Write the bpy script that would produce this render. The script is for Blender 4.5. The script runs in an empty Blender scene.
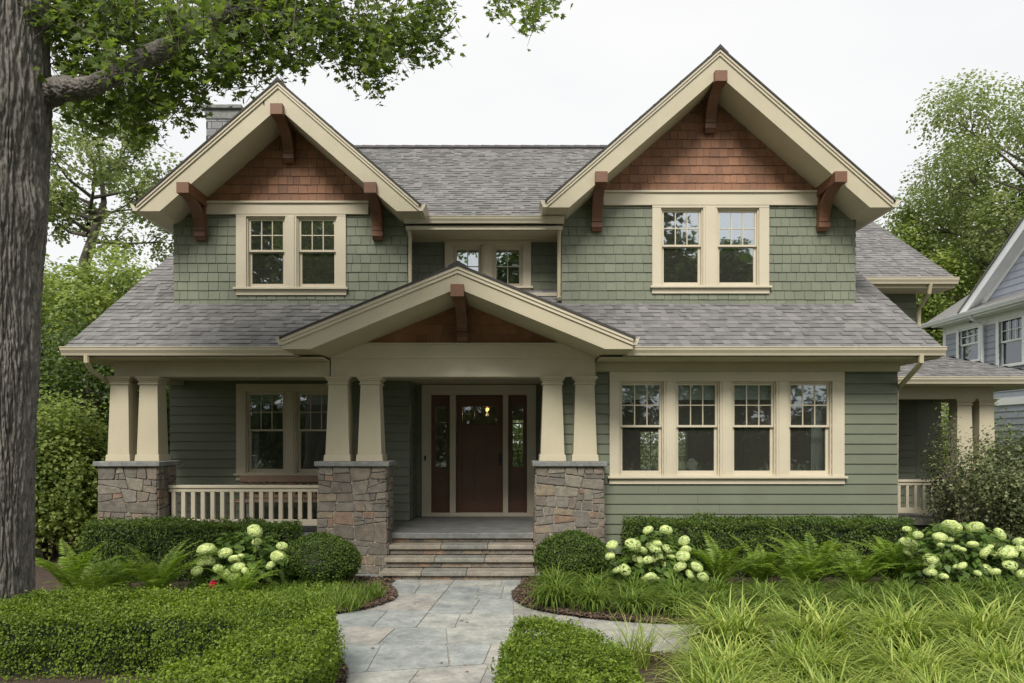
import bpy, math, random
import numpy as np
from mathutils import Vector, noise as mnoise
R = math.radians
rnd = random.Random(7)
rng = np.random.default_rng(11)
S = bpy.context.scene
C = S.collection

# ------------------------------------------------------------------ camera, world, sun, exposure
F, H, CX, CY = 726.0, 2.04, 512.0, 440.0
cam = bpy.data.objects.new('camera', bpy.data.cameras.new('camera'))
C.objects.link(cam); S.camera = cam
cam.location = (0, 0, H); cam.rotation_euler = (R(90), 0, 0)
cam.data.sensor_width = 36; cam.data.lens = 36 * F / 1024
cam.data.shift_y = (CY - 341.5) / 1024
cam.data.clip_start = 0.1; cam.data.clip_end = 1500
w = bpy.data.worlds.new('World'); S.world = w; w.use_nodes = True
nt = w.node_tree; bg = nt.nodes['Background']
sky = nt.nodes.new('ShaderNodeTexSky'); sky.sky_type = 'NISHITA'; sky.sun_disc = False
SUN_EL, SUN_AZ = R(47), R(192)          # azimuth: from +Y clockwise; the sun is behind the camera to the right
sky.sun_elevation = SUN_EL; sky.sun_rotation = SUN_AZ
sky.air_density = 1.0; sky.dust_density = 5.0
sc_ = nt.nodes.new('ShaderNodeVectorMath'); sc_.operation = 'SCALE'; sc_.inputs['Scale'].default_value = 0.06
nt.links.new(sky.outputs[0], sc_.inputs[0])
mx = nt.nodes.new('ShaderNodeMix'); mx.data_type = 'RGBA'; mx.inputs[0].default_value = 0.93
tcw = nt.nodes.new('ShaderNodeTexCoord'); cn = nt.nodes.new('ShaderNodeTexNoise'); cn.inputs['Scale'].default_value = 2.2; cn.inputs['Detail'].default_value = 3
mpw = nt.nodes.new('ShaderNodeMapping'); mpw.inputs['Scale'].default_value = (1, 1, 2.5); nt.links.new(tcw.outputs['Generated'], mpw.inputs[0]); nt.links.new(mpw.outputs[0], cn.inputs['Vector'])
cr_ = nt.nodes.new('ShaderNodeValToRGB'); cr_.color_ramp.elements[0].position = .35; cr_.color_ramp.elements[0].color = (0.590, 0.594, 0.596, 1)
cr_.color_ramp.elements[1].position = .68; cr_.color_ramp.elements[1].color = (0.640, 0.637, 0.630, 1); nt.links.new(cn.outputs[0], cr_.inputs[0]); nt.links.new(cr_.outputs[0], mx.inputs[7])
nt.links.new(sc_.outputs[0], mx.inputs[6]); mx.inputs[7].default_value = (0.59, 0.59, 0.585, 1)   # flat white overcast
nt.links.new(mx.outputs[2], bg.inputs[0]); bg.inputs[1].default_value = 1.0
sun = bpy.data.objects.new('sun', bpy.data.lights.new('sun', 'SUN')); C.objects.link(sun)
sun.data.energy = 2.5; sun.data.angle = R(22); sun.data.color = (1, 0.96, 0.88)
d = Vector((math.sin(SUN_AZ) * math.cos(SUN_EL), math.cos(SUN_AZ) * math.cos(SUN_EL), math.sin(SUN_EL)))
sun.rotation_euler = (-d).to_track_quat('-Z', 'Y').to_euler()
vs = S.view_settings
vs.view_transform = 'Standard'; vs.look = 'None'; vs.gamma = 1; vs.use_curve_mapping = False; vs.exposure = 0.73
S.render.engine = 'CYCLES'
S.cycles.max_bounces = 8; S.cycles.transparent_max_bounces = 16; S.cycles.diffuse_bounces = 4

def X(px, D): return (px - CX) / F * D
def Z(py, D): return H + (CY - py) / F * D

# ------------------------------------------------------------------ mesh helpers
class MB:
    def __init__(s): s.v = []; s.f = []; s.m = []; s.mi = 0
    def add(s, vs_, fs_):
        b = len(s.v); s.v += [tuple(p) for p in vs_]
        s.f += [tuple(b + i for i in f) for f in fs_]; s.m += [s.mi] * len(fs_)
        return s
    def box(s, x0, x1, y0, y1, z0, z1):
        return s.add([(x0,y0,z0),(x1,y0,z0),(x1,y1,z0),(x0,y1,z0),(x0,y0,z1),(x1,y0,z1),(x1,y1,z1),(x0,y1,z1)],
              [(0,3,2,1),(4,5,6,7),(0,1,5,4),(1,2,6,5),(2,3,7,6),(3,0,4,7)])
    def prism(s, pts, vec):                     # closed polygon pts (3D, in order) extruded by vec
        n = len(pts); a = [Vector(p) for p in pts]; b = [p + Vector(vec) for p in a]
        return s.add([tuple(p) for p in a + b], [tuple(range(n - 1, -1, -1)), tuple(range(n, 2 * n))] +
              [(i, (i + 1) % n, n + (i + 1) % n, n + i) for i in range(n)])
    def xz(s, pts, y0, y1): return s.prism([(x, y0, z) for x, z in pts], (0, y1 - y0, 0))
    def yz(s, pts, x0, x1): return s.prism([(x0, y, z) for y, z in pts], (x1 - x0, 0, 0))
    def xy(s, pts, z0, z1): return s.prism([(x, y, z0) for x, y in pts], (0, 0, z1 - z0))
    def taper(s, x, y, z0, z1, a0, a1, b0=None, b1=None):
        b0 = a0 if b0 is None else b0; b1 = a1 if b1 is None else b1
        return s.add([(x-a0,y-b0,z0),(x+a0,y-b0,z0),(x+a0,y+b0,z0),(x-a0,y+b0,z0),(x-a1,y-b1,z1),(x+a1,y-b1,z1),(x+a1,y+b1,z1),(x-a1,y+b1,z1)],
              [(0,3,2,1),(4,5,6,7),(0,1,5,4),(1,2,6,5),(2,3,7,6),(3,0,4,7)])
    def tube(s, pts, rad, n=8, cap=True):
        pts = [Vector(p) for p in pts]; rings = []
        up = Vector((0, 0, 1)); b = len(s.v); vv = []; prev = None
        for i, p in enumerate(pts):
            t = (pts[min(i + 1, len(pts) - 1)] - pts[max(i - 1, 0)]).normalized()
            if prev is None:
                a = t.orthogonal().normalized()
            else:
                a = (prev - t * prev.dot(t)); a = a.normalized() if a.length > 1e-6 else t.orthogonal().normalized()
            prev = a; c = t.cross(a); r = rad[i] if hasattr(rad, '__len__') else rad
            vv += [tuple(p + (a * math.cos(k * 2 * math.pi / n) + c * math.sin(k * 2 * math.pi / n)) * r) for k in range(n)]
        ff = [(i*n+k, i*n+(k+1)%n, (i+1)*n+(k+1)%n, (i+1)*n+k) for i in range(len(pts)-1) for k in range(n)]
        if cap: ff += [tuple(range(n - 1, -1, -1)), tuple((len(pts)-1)*n + k for k in range(n))]
        return s.add(vv, ff)
    def lathe(s, prof, cx, cy, n=20):
        vv = [(cx + r * math.cos(k*2*math.pi/n), cy + r * math.sin(k*2*math.pi/n), z) for r, z in prof for k in range(n)]
        ff = [(i*n+k, i*n+(k+1)%n, (i+1)*n+(k+1)%n, (i+1)*n+k) for i in range(len(prof)-1) for k in range(n)]
        return s.add(vv, ff)
    def build(s, name, mat, parent=None, bevel=0, smooth=False):
        me = bpy.data.meshes.new(name); me.from_pydata(s.v, [], s.f)
        for m in (mat if isinstance(mat, (list, tuple)) else [mat]): me.materials.append(m)
        if isinstance(mat, (list, tuple)): me.polygons.foreach_set('material_index', s.m)
        if smooth: me.polygons.foreach_set('use_smooth', [True] * len(me.polygons))
        return link(name, me, parent, bevel)

def link(name, me, parent=None, bevel=0):
    me.validate()
    o = bpy.data.objects.new(name, me); C.objects.link(o)
    if parent is not None:
        o.parent = parent
        # vertices are given in world space: undo the parent's own placement
        if parent.get('_wl') is not None:
            l = parent['_wl']
            if l[0] or l[1] or l[2]: me.transform(__import__('mathutils').Matrix.Translation((-l[0], -l[1], -l[2])))
        o['_wl'] = parent.get('_wl') or [0.0, 0.0, 0.0]
    if bevel:
        b = o.modifiers.new('bevel', 'BEVEL'); b.width = bevel; b.segments = 2; b.limit_method = 'ANGLE'; b.angle_limit = R(50)
    return o

def npmesh(name, V, Fc, mat, parent=None, smooth=False, mi=None):
    V = np.asarray(V, dtype=np.float32); Fc = np.asarray(Fc, dtype=np.int32)
    k = Fc.shape[1]; me = bpy.data.meshes.new(name)
    me.vertices.add(len(V)); me.vertices.foreach_set('co', V.ravel())
    me.loops.add(Fc.size); me.loops.foreach_set('vertex_index', Fc.ravel())
    me.polygons.add(len(Fc)); me.polygons.foreach_set('loop_start', np.arange(0, Fc.size, k, dtype=np.int32))
    me.polygons.foreach_set('loop_total', np.full(len(Fc), k, dtype=np.int32))
    for m in (mat if isinstance(mat, (list, tuple)) else [mat]): me.materials.append(m)
    if mi is not None: me.polygons.foreach_set('material_index', np.asarray(mi, dtype=np.int32))
    me.polygons.foreach_set('use_smooth', np.full(len(Fc), bool(smooth)))
    me.update(calc_edges=True)
    return link(name, me, parent)

def tag(o, label=None, cat=None, group=None, kind=None):
    if label: o['label'] = label
    if cat: o['category'] = cat
    if group: o['group'] = group
    if label and not kind: kind = 'thing'
    if kind: o['kind'] = kind
    return o
def thing(name, label, cat, loc=(0, 0, 0), group=None):
    o = bpy.data.objects.new(name, None); C.objects.link(o); o.location = loc; o.empty_display_size = 0.2
    o['_wl'] = [float(c) for c in loc]
    return tag(o, label, cat, group)
def copy_thing(root, loc, rz=0.0, sc=1.0, label=None):
    r = root.copy(); C.objects.link(r); r.location = loc; r.rotation_euler = (0, 0, rz)
    r.scale = (sc, sc, sc) if not hasattr(sc, '__len__') else sc
    if label: r['label'] = label
    def rec(src, dst):
        for ch in [o for o in src.children]:
            c = ch.copy(); C.objects.link(c); c.parent = dst; rec(ch, c)
    rec(root, r); return r
ORD = ['first','second','third','fourth','fifth','sixth','seventh','eighth','ninth','tenth','eleventh','twelfth','thirteenth',
       'fourteenth','fifteenth','sixteenth','seventeenth','eighteenth','nineteenth','twentieth']

# ------------------------------------------------------------------ materials
def new_mat(name):
    m = bpy.data.materials.new(name); m.use_nodes = True
    n = m.node_tree; b = n.nodes['Principled BSDF']; return m, n, b
def ramp(n, stops, src, interp='LINEAR'):
    r = n.nodes.new('ShaderNodeValToRGB'); e = r.color_ramp.elements; r.color_ramp.interpolation = interp
    while len(e) < len(stops): e.new(0.5)
    for el, (p, c) in zip(e, stops): el.position = p; el.color = (*c, 1)
    n.links.new(src, r.inputs[0]); return r.outputs[0]
def tex(n, kind, scale, detail=4, rough=0.5, stretch=None, coord='Object'):
    t = n.nodes.new(kind); t.inputs['Scale'].default_value = scale
    if 'Detail' in t.inputs: t.inputs['Detail'].default_value = detail
    if 'Roughness' in t.inputs: t.inputs['Roughness'].default_value = rough
    tc = n.nodes.new('ShaderNodeTexCoord'); out = tc.outputs[coord]
    if stretch:
        mp = n.nodes.new('ShaderNodeMapping'); mp.inputs['Scale'].default_value = stretch
        n.links.new(out, mp.inputs[0]); out = mp.outputs[0]
    n.links.new(out, t.inputs['Vector']); return t
def mul(n, a, b, fac=1.0, blend='MULTIPLY'):
    m = n.nodes.new('ShaderNodeMix'); m.data_type = 'RGBA'; m.blend_type = blend; m.inputs[0].default_value = fac
    n.links.new(a, m.inputs[6]); n.links.new(b, m.inputs[7]); return m.outputs[2]
def bump(n, b, h, strength, dist=0.01, prev=None):
    bp = n.nodes.new('ShaderNodeBump'); bp.inputs['Strength'].default_value = strength; bp.inputs['Distance'].default_value = dist
    n.links.new(h, bp.inputs['Height'])
    if prev: n.links.new(prev, bp.inputs['Normal'])
    n.links.new(bp.outputs[0], b.inputs['Normal']); return bp.outputs[0]

def paint(name, col, var=0.12, rough=0.55, grain=(1, 1, 1), isl=0.0, bumps=0.08):
    m, n, b = new_mat(name)
    t = tex(n, 'ShaderNodeTexNoise', 1.6, 8, 0.65)
    c = ramp(n, [(0.3, [k * (1 - var) for k in col]), (0.7, [min(1, k * (1 + var * .6)) for k in col])], t.outputs[0])
    t2 = tex(n, 'ShaderNodeTexNoise', 26, 4, 0.6, grain)
    c2 = ramp(n, [(0.32, (1 - var * .7,) * 3), (0.6, (1, 1, 1))], t2.outputs[0])
    c = mul(n, c, c2)
    if isl:
        g = n.nodes.new('ShaderNodeNewGeometry')
        c3 = ramp(n, [(0, (1 - isl, 1 - isl, 1 - isl * .9)), (1, (1 + isl * .3, 1 + isl * .3, 1 + isl * .2))], g.outputs['Random Per Island'])
        c = mul(n, c, c3)
    n.links.new(c, b.inputs['Base Color']); b.inputs['Roughness'].default_value = rough
    bump(n, b, t2.outputs[0], bumps, 0.006); return m

M = {}
M['cream'] = paint('cream_paint', (0.47, 0.42, 0.30), 0.09, 0.5, (1, 1, 6))
M['trim'] = paint('pale_trim_paint', (0.56, 0.50, 0.38), 0.08, 0.45, (6, 1, 1))
M['soffit'] = paint('soffit_paint', (0.46, 0.41, 0.28), 0.08, 0.6, (1, 5, 1))
M['green'] = paint('green_siding_paint', (0.145, 0.163, 0.112), 0.11, 0.55, (0.6, 1, 14), isl=0.07, bumps=0.15)
M['shingle_green'] = paint('green_shingle_paint', (0.178, 0.196, 0.138), 0.12, 0.65, (9, 1, 1), isl=0.13, bumps=0.3)
M['cedar'] = paint('cedar_shingle_stain', (0.30, 0.142, 0.078), 0.25, 0.7, (12, 1, 1), isl=0.28, bumps=0.35)
M['timber'] = paint('red_brown_timber', (0.175, 0.078, 0.040), 0.3, 0.5, (8, 8, 1), bumps=0.25)
M['doorwood'] = paint('dark_red_door_stain', (0.125, 0.060, 0.035), 0.25, 0.35, (14, 14, 1), bumps=0.15)
M['benchwood'] = paint('weathered_teak', (0.30, 0.20, 0.135), 0.3, 0.65, (1, 10, 10), isl=0.2, bumps=0.25)
M['black'] = paint('black_iron', (0.02, 0.018, 0.016), 0.2, 0.4)
M['interior'] = paint('interior_plaster', (0.50, 0.45, 0.36), 0.1, 0.8)
M['roomfloor'] = paint('interior_boards', (0.20, 0.13, 0.08), 0.3, 0.4, (1, 10, 1))
M['grey_siding'] = paint('grey_blue_siding', (0.33, 0.355, 0.42), 0.08, 0.6, (1, 1, 10))
M['white'] = paint('white_paint', (0.84, 0.85, 0.86), 0.06, 0.5)
M['fabric'] = paint('pale_curtain_fabric', (0.78, 0.82, 0.80), 0.1, 0.9, (8, 8, 1))
M['chimneystone'] = paint('grey_chimney_brick', (0.25, 0.25, 0.26), 0.25, 0.8, isl=0.25, bumps=0.5)
M['lead'] = paint('dark_ridge_cap', (0.055, 0.05, 0.05), 0.3, 0.8, isl=0.3)
M['skirt'] = paint('porch_skirt_paint', (0.07, 0.075, 0.06), 0.2, 0.7)

def roof_mat():
    m, n, b = new_mat('asphalt_shingle')
    g = n.nodes.new('ShaderNodeNewGeometry')
    c = ramp(n, [(0, (0.128, 0.124, 0.125)), (0.35, (0.150, 0.146, 0.147)), (0.7, (0.172, 0.168, 0.167)), (1, (0.202, 0.197, 0.193))], g.outputs['Random Per Island'])
    t = tex(n, 'ShaderNodeTexNoise', 160, 3, 0.7); c = mul(n, c, ramp(n, [(0.3, (0.7,) * 3), (0.7, (1.25,) * 3)], t.outputs[0]))
    t2 = tex(n, 'ShaderNodeTexNoise', 0.9, 5, 0.6); c = mul(n, c, ramp(n, [(0.3, (0.88, 0.89, 0.88)), (0.65, (1.08, 1.07, 1.06))], t2.outputs[0]))
    n.links.new(c, b.inputs['Base Color']); b.inputs['Roughness'].default_value = 0.95
    bump(n, b, t.outputs[0], 0.5, 0.004); return m
M['roof'] = roof_mat()

def stone_mat(name, cols, scale=9, rough=0.85, bs=0.7):
    m, n, b = new_mat(name)
    g = n.nodes.new('ShaderNodeNewGeometry')
    k = len(cols); c = ramp(n, [(i / k, cc) for i, cc in enumerate(cols)], g.outputs['Random Per Island'], 'CONSTANT')
    t = tex(n, 'ShaderNodeTexNoise', scale, 9, 0.72); t2 = tex(n, 'ShaderNodeTexNoise', scale * 6, 5, 0.7)
    c = mul(n, c, ramp(n, [(0.28, (0.55, 0.55, 0.57)), (0.5, (0.95, 0.94, 0.92)), (0.72, (1.35, 1.32, 1.25))], t.outputs[0]))
    c = mul(n, c, ramp(n, [(0.3, (0.75,) * 3), (0.65, (1.12,) * 3)], t2.outputs[0]))
    n.links.new(c, b.inputs['Base Color']); b.inputs['Roughness'].default_value = rough
    p = bump(n, b, t.outputs[0], bs, 0.03); bump(n, b, t2.outputs[0], bs * .6, 0.006, p); return m
M['stone'] = stone_mat('fieldstone', [(0.168,0.141,0.114),(0.198,0.171,0.137),(0.144,0.131,0.114),(0.233,0.191,0.137),(0.188,0.171,0.146),(0.208,0.171,0.137),(0.148,0.131,0.109),(0.212,0.191,0.155),(0.233,0.160,0.114),(0.178,0.160,0.137)])
M['mortar'] = stone_mat('mortar', [(0.40, 0.36, 0.31)], 30, 0.95, 0.4)
M['cap'] = stone_mat('pier_cap_stone', [(0.20, 0.205, 0.20)], 7, 0.8, 0.4)
M['tread'] = stone_mat('bluestone_tread', [(0.222,0.217,0.182),(0.254,0.227,0.182),(0.201,0.201,0.179),(0.264,0.236,0.196)], 5, 0.75, 0.35)
M['porchstone'] = stone_mat('porch_bluestone', [(0.17, 0.175, 0.17)], 4, 0.6, 0.25)
M['flag'] = stone_mat('flagstone', [(0.307,0.323,0.309),(0.275,0.295,0.290),(0.340,0.347,0.323),(0.302,0.323,0.319),(0.321,0.309,0.286),(0.289,0.309,0.304),(0.357,0.366,0.342),(0.317,0.332,0.319),(0.261,0.286,0.286),(0.334,0.328,0.304)], 3.2, 0.7, 0.2)
M['joint'] = stone_mat('joint_sand', [(0.30, 0.29, 0.265)], 40, 0.95, 0.4)

def soil_mat(name, a, b_, c_, scale):
    m, n, b = new_mat(name)
    v = tex(n, 'ShaderNodeTexVoronoi', scale, stretch=(1, 1.7, 1)); t = tex(n, 'ShaderNodeTexNoise', scale * .25, 8, 0.7)
    c = ramp(n, [(0, a), (0.5, b_), (1, c_)], v.outputs['Color'])
    c = mul(n, c, ramp(n, [(0.3, (0.5,) * 3), (0.7, (1.3,) * 3)], t.outputs[0]))
    n.links.new(c, b.inputs['Base Color']); b.inputs['Roughness'].default_value = 0.95
    bump(n, b, v.outputs['Distance'], 0.9, 0.02); return m
M['mulch'] = soil_mat('bark_mulch', (0.03, 0.018, 0.012), (0.065, 0.04, 0.028), (0.12, 0.08, 0.055), 55)
M['ground'] = soil_mat('ground_soil', (0.03, 0.04, 0.015), (0.05, 0.07, 0.022), (0.08, 0.10, 0.035), 12)
M['road'] = soil_mat('asphalt', (0.045, 0.045, 0.045), (0.055, 0.055, 0.055), (0.07, 0.07, 0.07), 60)

def leaf_mat(name, cols, trans=0.35, rough=0.5, spec=0.35):
    m, n, b = new_mat(name)
    g = n.nodes.new('ShaderNodeNewGeometry')
    k = len(cols) - 1
    c = ramp(n, [(i / k, cc) for i, cc in enumerate(cols)], g.outputs['Random Per Island'])
    t = tex(n, 'ShaderNodeTexNoise', 1.3, 3, 0.6); c = mul(n, c, ramp(n, [(0.3, (0.75, 0.8, 0.75)), (0.7, (1.25, 1.2, 1.15))], t.outputs[0]))
    n.links.new(c, b.inputs['Base Color']); b.inputs['Roughness'].default_value = rough
    b.inputs['Specular IOR Level'].default_value = spec
    tr = n.nodes.new('ShaderNodeBsdfTranslucent'); n.links.new(c, tr.inputs[0])
    hs = n.nodes.new('ShaderNodeHueSaturation'); hs.inputs['Value'].default_value = 1.5; hs.inputs['Saturation'].default_value = 1.1
    n.links.new(c, hs.inputs['Color']); n.links.new(hs.outputs[0], tr.inputs[0])
    ms = n.nodes.new('ShaderNodeMixShader'); ms.inputs[0].default_value = trans
    n.links.new(b.outputs[0], ms.inputs[1]); n.links.new(tr.outputs[0], ms.inputs[2])
    n.links.new(ms.outputs[0], n.nodes['Material Output'].inputs[0]); return m
M['maple_leaf'] = leaf_mat('maple_leaf', [(0.07,0.11,0.022),(0.115,0.165,0.032),(0.17,0.225,0.05)], 0.58)
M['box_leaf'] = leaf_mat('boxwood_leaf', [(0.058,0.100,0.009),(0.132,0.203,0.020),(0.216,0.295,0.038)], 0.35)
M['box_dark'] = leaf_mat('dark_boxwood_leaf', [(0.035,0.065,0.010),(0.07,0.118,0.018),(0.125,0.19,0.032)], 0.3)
M['core'] = paint('shrub_twigs_and_shade', (0.018, 0.024, 0.008), 0.4, 0.9)  # near-black colour: inner twigs with the shade between leaves painted in
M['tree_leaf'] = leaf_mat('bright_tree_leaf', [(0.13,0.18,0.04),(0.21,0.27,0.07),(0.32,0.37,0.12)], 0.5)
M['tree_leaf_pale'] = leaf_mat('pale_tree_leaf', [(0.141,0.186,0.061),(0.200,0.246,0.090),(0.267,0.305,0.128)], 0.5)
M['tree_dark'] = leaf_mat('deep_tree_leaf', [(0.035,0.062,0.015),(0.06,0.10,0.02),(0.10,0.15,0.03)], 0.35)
M['fern'] = leaf_mat('fern_frond', [(0.11,0.185,0.025),(0.18,0.275,0.04),(0.26,0.35,0.065)], 0.45)
M['lily'] = leaf_mat('lilyturf_blade', [(0.069,0.123,0.017),(0.129,0.202,0.030),(0.241,0.317,0.069)], 0.35)
M['hakone'] = leaf_mat('fountain_grass_blade', [(0.10,0.17,0.025),(0.26,0.34,0.055),(0.50,0.55,0.18)], 0.38)
M['hydleaf'] = leaf_mat('hydrangea_leaf', [(0.055,0.10,0.018),(0.095,0.165,0.03),(0.14,0.215,0.04)], 0.35)
M['bloom'] = leaf_mat('hydrangea_bloom', [(0.48,0.58,0.22),(0.62,0.70,0.34),(0.76,0.80,0.52)], 0.3)
M['varieg'] = leaf_mat('grey_green_leaf', [(0.043,0.064,0.022),(0.102,0.128,0.048),(0.289,0.306,0.160)], 0.35)
M['red'] = leaf_mat('red_petal', [(0.5,0.01,0.05),(0.6,0.02,0.08)], 0.3)
M['stem'] = paint('green_stem', (0.08, 0.10, 0.03), 0.2, 0.7)

def bark_mat(name, a, b_):
    m, n, b = new_mat(name)
    t = tex(n, 'ShaderNodeTexNoise', 16, 9, 0.72, (1, 1, 0.22)); t2 = tex(n, 'ShaderNodeTexNoise', 60, 6, 0.7, (1, 1, 0.35))
    c = ramp(n, [(0.33, a), (0.62, b_)], t.outputs[0]); c = mul(n, c, ramp(n, [(0.3, (0.6,) * 3), (0.68, (1.3,) * 3)], t2.outputs[0]))
    n.links.new(c, b.inputs['Base Color']); b.inputs['Roughness'].default_value = 0.95
    p = bump(n, b, t.outputs[0], 0.9, 0.03); bump(n, b, t2.outputs[0], 0.8, 0.008, p); return m
M['bark'] = bark_mat('oak_bark', (0.062, 0.056, 0.049), (0.235, 0.215, 0.19))
M['bark2'] = bark_mat('thin_bark', (0.06, 0.05, 0.04), (0.14, 0.12, 0.10))

def glass_mat(name, refl, tint=(0.75, 0.8, 0.78)):
    m, n, b = new_mat(name); n.nodes.remove(b)
    gl = n.nodes.new('ShaderNodeBsdfGlossy'); gl.inputs['Roughness'].default_value = 0.015; gl.inputs[0].default_value = (0.88, 0.94, 1, 1)
    tr = n.nodes.new('ShaderNodeBsdfTransparent'); tr.inputs[0].default_value = (*tint, 1)
    t = tex(n, 'ShaderNodeTexNoise', 1.4, 2, 0.5); bp = n.nodes.new('ShaderNodeBump'); bp.inputs['Strength'].default_value = 0.05; bp.inputs['Distance'].default_value = 0.05
    n.links.new(t.outputs[0], bp.inputs['Height']); n.links.new(bp.outputs[0], gl.inputs['Normal'])
    lw = n.nodes.new('ShaderNodeFresnel'); lw.inputs[0].default_value = 1.5
    ad = n.nodes.new('ShaderNodeMath'); ad.operation = 'ADD'; ad.use_clamp = True; ad.inputs[1].default_value = refl
    n.links.new(lw.outputs[0], ad.inputs[0])
    ms = n.nodes.new('ShaderNodeMixShader'); n.links.new(ad.outputs[0], ms.inputs[0])
    n.links.new(tr.outputs[0], ms.inputs[1]); n.links.new(gl.outputs[0], ms.inputs[2])
    df = n.nodes.new('ShaderNodeBsdfDiffuse'); df.inputs[0].default_value = (0.62, 0.60, 0.52, 1)      # pale even veil mixed into the glass to brighten dark panes
    m2 = n.nodes.new('ShaderNodeMixShader'); m2.inputs[0].default_value = 0.036
    n.links.new(ms.outputs[0], m2.inputs[1]); n.links.new(df.outputs[0], m2.inputs[2])
    n.links.new(m2.outputs[0], n.nodes['Material Output'].inputs[0]); return m
M['glass_hi'] = glass_mat('upper_window_glass', 0.45)
M['glass'] = glass_mat('window_glass', 0.12, (0.92, 0.95, 0.93))
def emit_mat(name, col, s):
    m, n, b = new_mat(name); b.inputs['Base Color'].default_value = (*col, 1)
    b.inputs['Emission Color'].default_value = (*col, 1); b.inputs['Emission Strength'].default_value = s; return m
M['bulb'] = emit_mat('warm_bulb', (1, 0.42, 0.12), 3.2)

# ------------------------------------------------------------------ surface builders
def tiles(P0, u, v, vlen, urange, ex=0.142, wmin=0.06, wmax=0.18, seed=1, mat='roof', name='roof', parent=None, thick=(0.004, 0.009, 0.015)):
    """overlapping roof tabs on the plane through P0 (u along the eave, v up the slope), one mesh"""
    r = np.random.default_rng(seed); P0 = np.array(P0, float); u = np.array(u, float); u /= np.linalg.norm(u); v = np.array(v, float); v /= np.linalg.norm(v)
    nrm = np.cross(u, v); nrm = nrm if nrm[2] > 0 else -nrm
    V = []; nr = int(math.ceil(vlen / ex))
    for i in range(nr):
        a = i * ex; b = min(a + ex * 1.25, vlen); u0, u1 = urange(min(a + ex * .5, vlen))
        if u1 - u0 < 0.02: continue
        x = u0
        while x < u1 - 1e-4:
            x2 = min(x + r.uniform(wmin, wmax), u1); t = r.choice(thick) + 0.004; j = r.uniform(-0.004, 0.004)
            q = [P0+u*x+v*(a+j)+nrm*t, P0+u*x2+v*(a+j)+nrm*t, P0+u*x2+v*b+nrm*0.002, P0+u*x+v*b+nrm*0.002, P0+u*x+v*(a+j)-nrm*0.006, P0+u*x2+v*(a+j)-nrm*0.006]
            V.append(q); x = x2
    V = np.array(V).reshape(-1, 3); n = len(V) // 6; b = np.arange(n)[:, None] * 6
    Fc = np.concatenate([b + np.array([0, 1, 2, 3]), b + np.array([4, 5, 1, 0]), b + np.array([0, 3, 3, 4])[[0, 1, 1, 3]]]) if False else np.concatenate([b + np.array([0, 1, 2, 3]), b + np.array([4, 5, 1, 0])])
    return npmesh(name, V, Fc, M[mat], parent)

def wall_shingles(D, z0, z1, xr, holes, mat, ex, seed, parent, name='wall', wm=(0.13, 0.19)):
    """butt-jointed wall shingles facing the street, one mesh"""
    r = np.random.default_rng(seed); V = []; z = z0; row = 0
    while z < z1 - 0.01:
        zt = min(z + ex, z1); x0, x1 = xr((z + zt) / 2); x = x0 - r.uniform(0, .1)
        while x < x1:
            x2 = x + r.uniform(*wm); a, b = max(x + .0035, x0), min(x2 - .0035, x1)
            segs = [(a, b)]
            for (hx0, hx1, hz0, hz1) in holes:
                if z >= hz0 - .02 and zt <= hz1 + .02:
                    ns = []
                    for s0, s1 in segs:
                        if s1 <= hx0 or s0 >= hx1: ns.append((s0, s1))
                        else:
                            if s0 < hx0: ns.append((s0, hx0))
                            if s1 > hx1: ns.append((hx1, s1))
                    segs = ns
            for a, b in segs:
                if b - a < .012: continue
                o = .018 + r.uniform(-.002, .003); zz = z + .004 + r.uniform(-.002, .003)
                V.append([(a, D-o, zz), (b, D-o, zz), (b, D-.006, zt), (a, D-.006, zt), (a, D, zz), (b, D, zz), (b, D, zt), (a, D, zt)])
            x = x2
        z = zt; row += 1
    V = np.array(V).reshape(-1, 3); b = np.arange(len(V) // 8)[:, None] * 8
    Fc = np.concatenate([b + np.array(q) for q in ([0,1,2,3],[4,5,1,0],[4,0,3,7],[1,5,6,2])])
    return npmesh(name, V, Fc, M[mat], parent)

def board_split(a, b):
    out = []; x = a
    while b-x > 3.9:
        y = x+rnd.uniform(1.6, 3.6); out.append((x, y-.0015)); x = y+.0015
    return out+[(x, b)]
def lap(mb, ax, c, a0, a1, z0, z1, holes, ex, out):
    """lapped boards. ax 'x': boards run along x at depth y=c and face `out`(-1/+1) in y; ax 'y': run along y at x=c"""
    z = z0
    while z < z1 - .005:
        zt = min(z + ex, z1); segs = [(a0, a1)]
        for (h0, h1, hz0, hz1) in holes:
            if z < hz1 - .01 and zt > hz0 + .01:
                segs = [q for s0, s1 in segs for q in ((s0, min(s1, h0)), (max(s0, h1), s1)) if q[1] - q[0] > .01]
        segs = [q for s0, s1 in segs for q in board_split(s0, s1)]
        for s0, s1 in segs:
            pr = [(c + out * .026, z+.006), (c + out * .008, zt - .001), (c, zt - .001), (c, z+.006)]
            if ax == 'x': mb.yz(pr, s0, s1)
            else: mb.prism([(p, s0, q) for p, q in pr], (0, s1 - s0, 0))
        z = zt

def holed(mb, x0, x1, y0, y1, z0, z1, holes):
    """wall slab facing the street with rectangular openings"""
    xs = sorted({x0, x1, *[h[0] for h in holes], *[h[1] for h in holes]}); zs = sorted({z0, z1, *[h[2] for h in holes], *[h[3] for h in holes]})
    for i in range(len(xs) - 1):
        for j in range(len(zs) - 1):
            mx_, mz = (xs[i] + xs[i+1]) / 2, (zs[j] + zs[j+1]) / 2
            if any(h[0] < mx_ < h[1] and h[2] < mz < h[3] for h in holes): continue
            mb.box(xs[i], xs[i+1], y0, y1, zs[j], zs[j+1])

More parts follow.
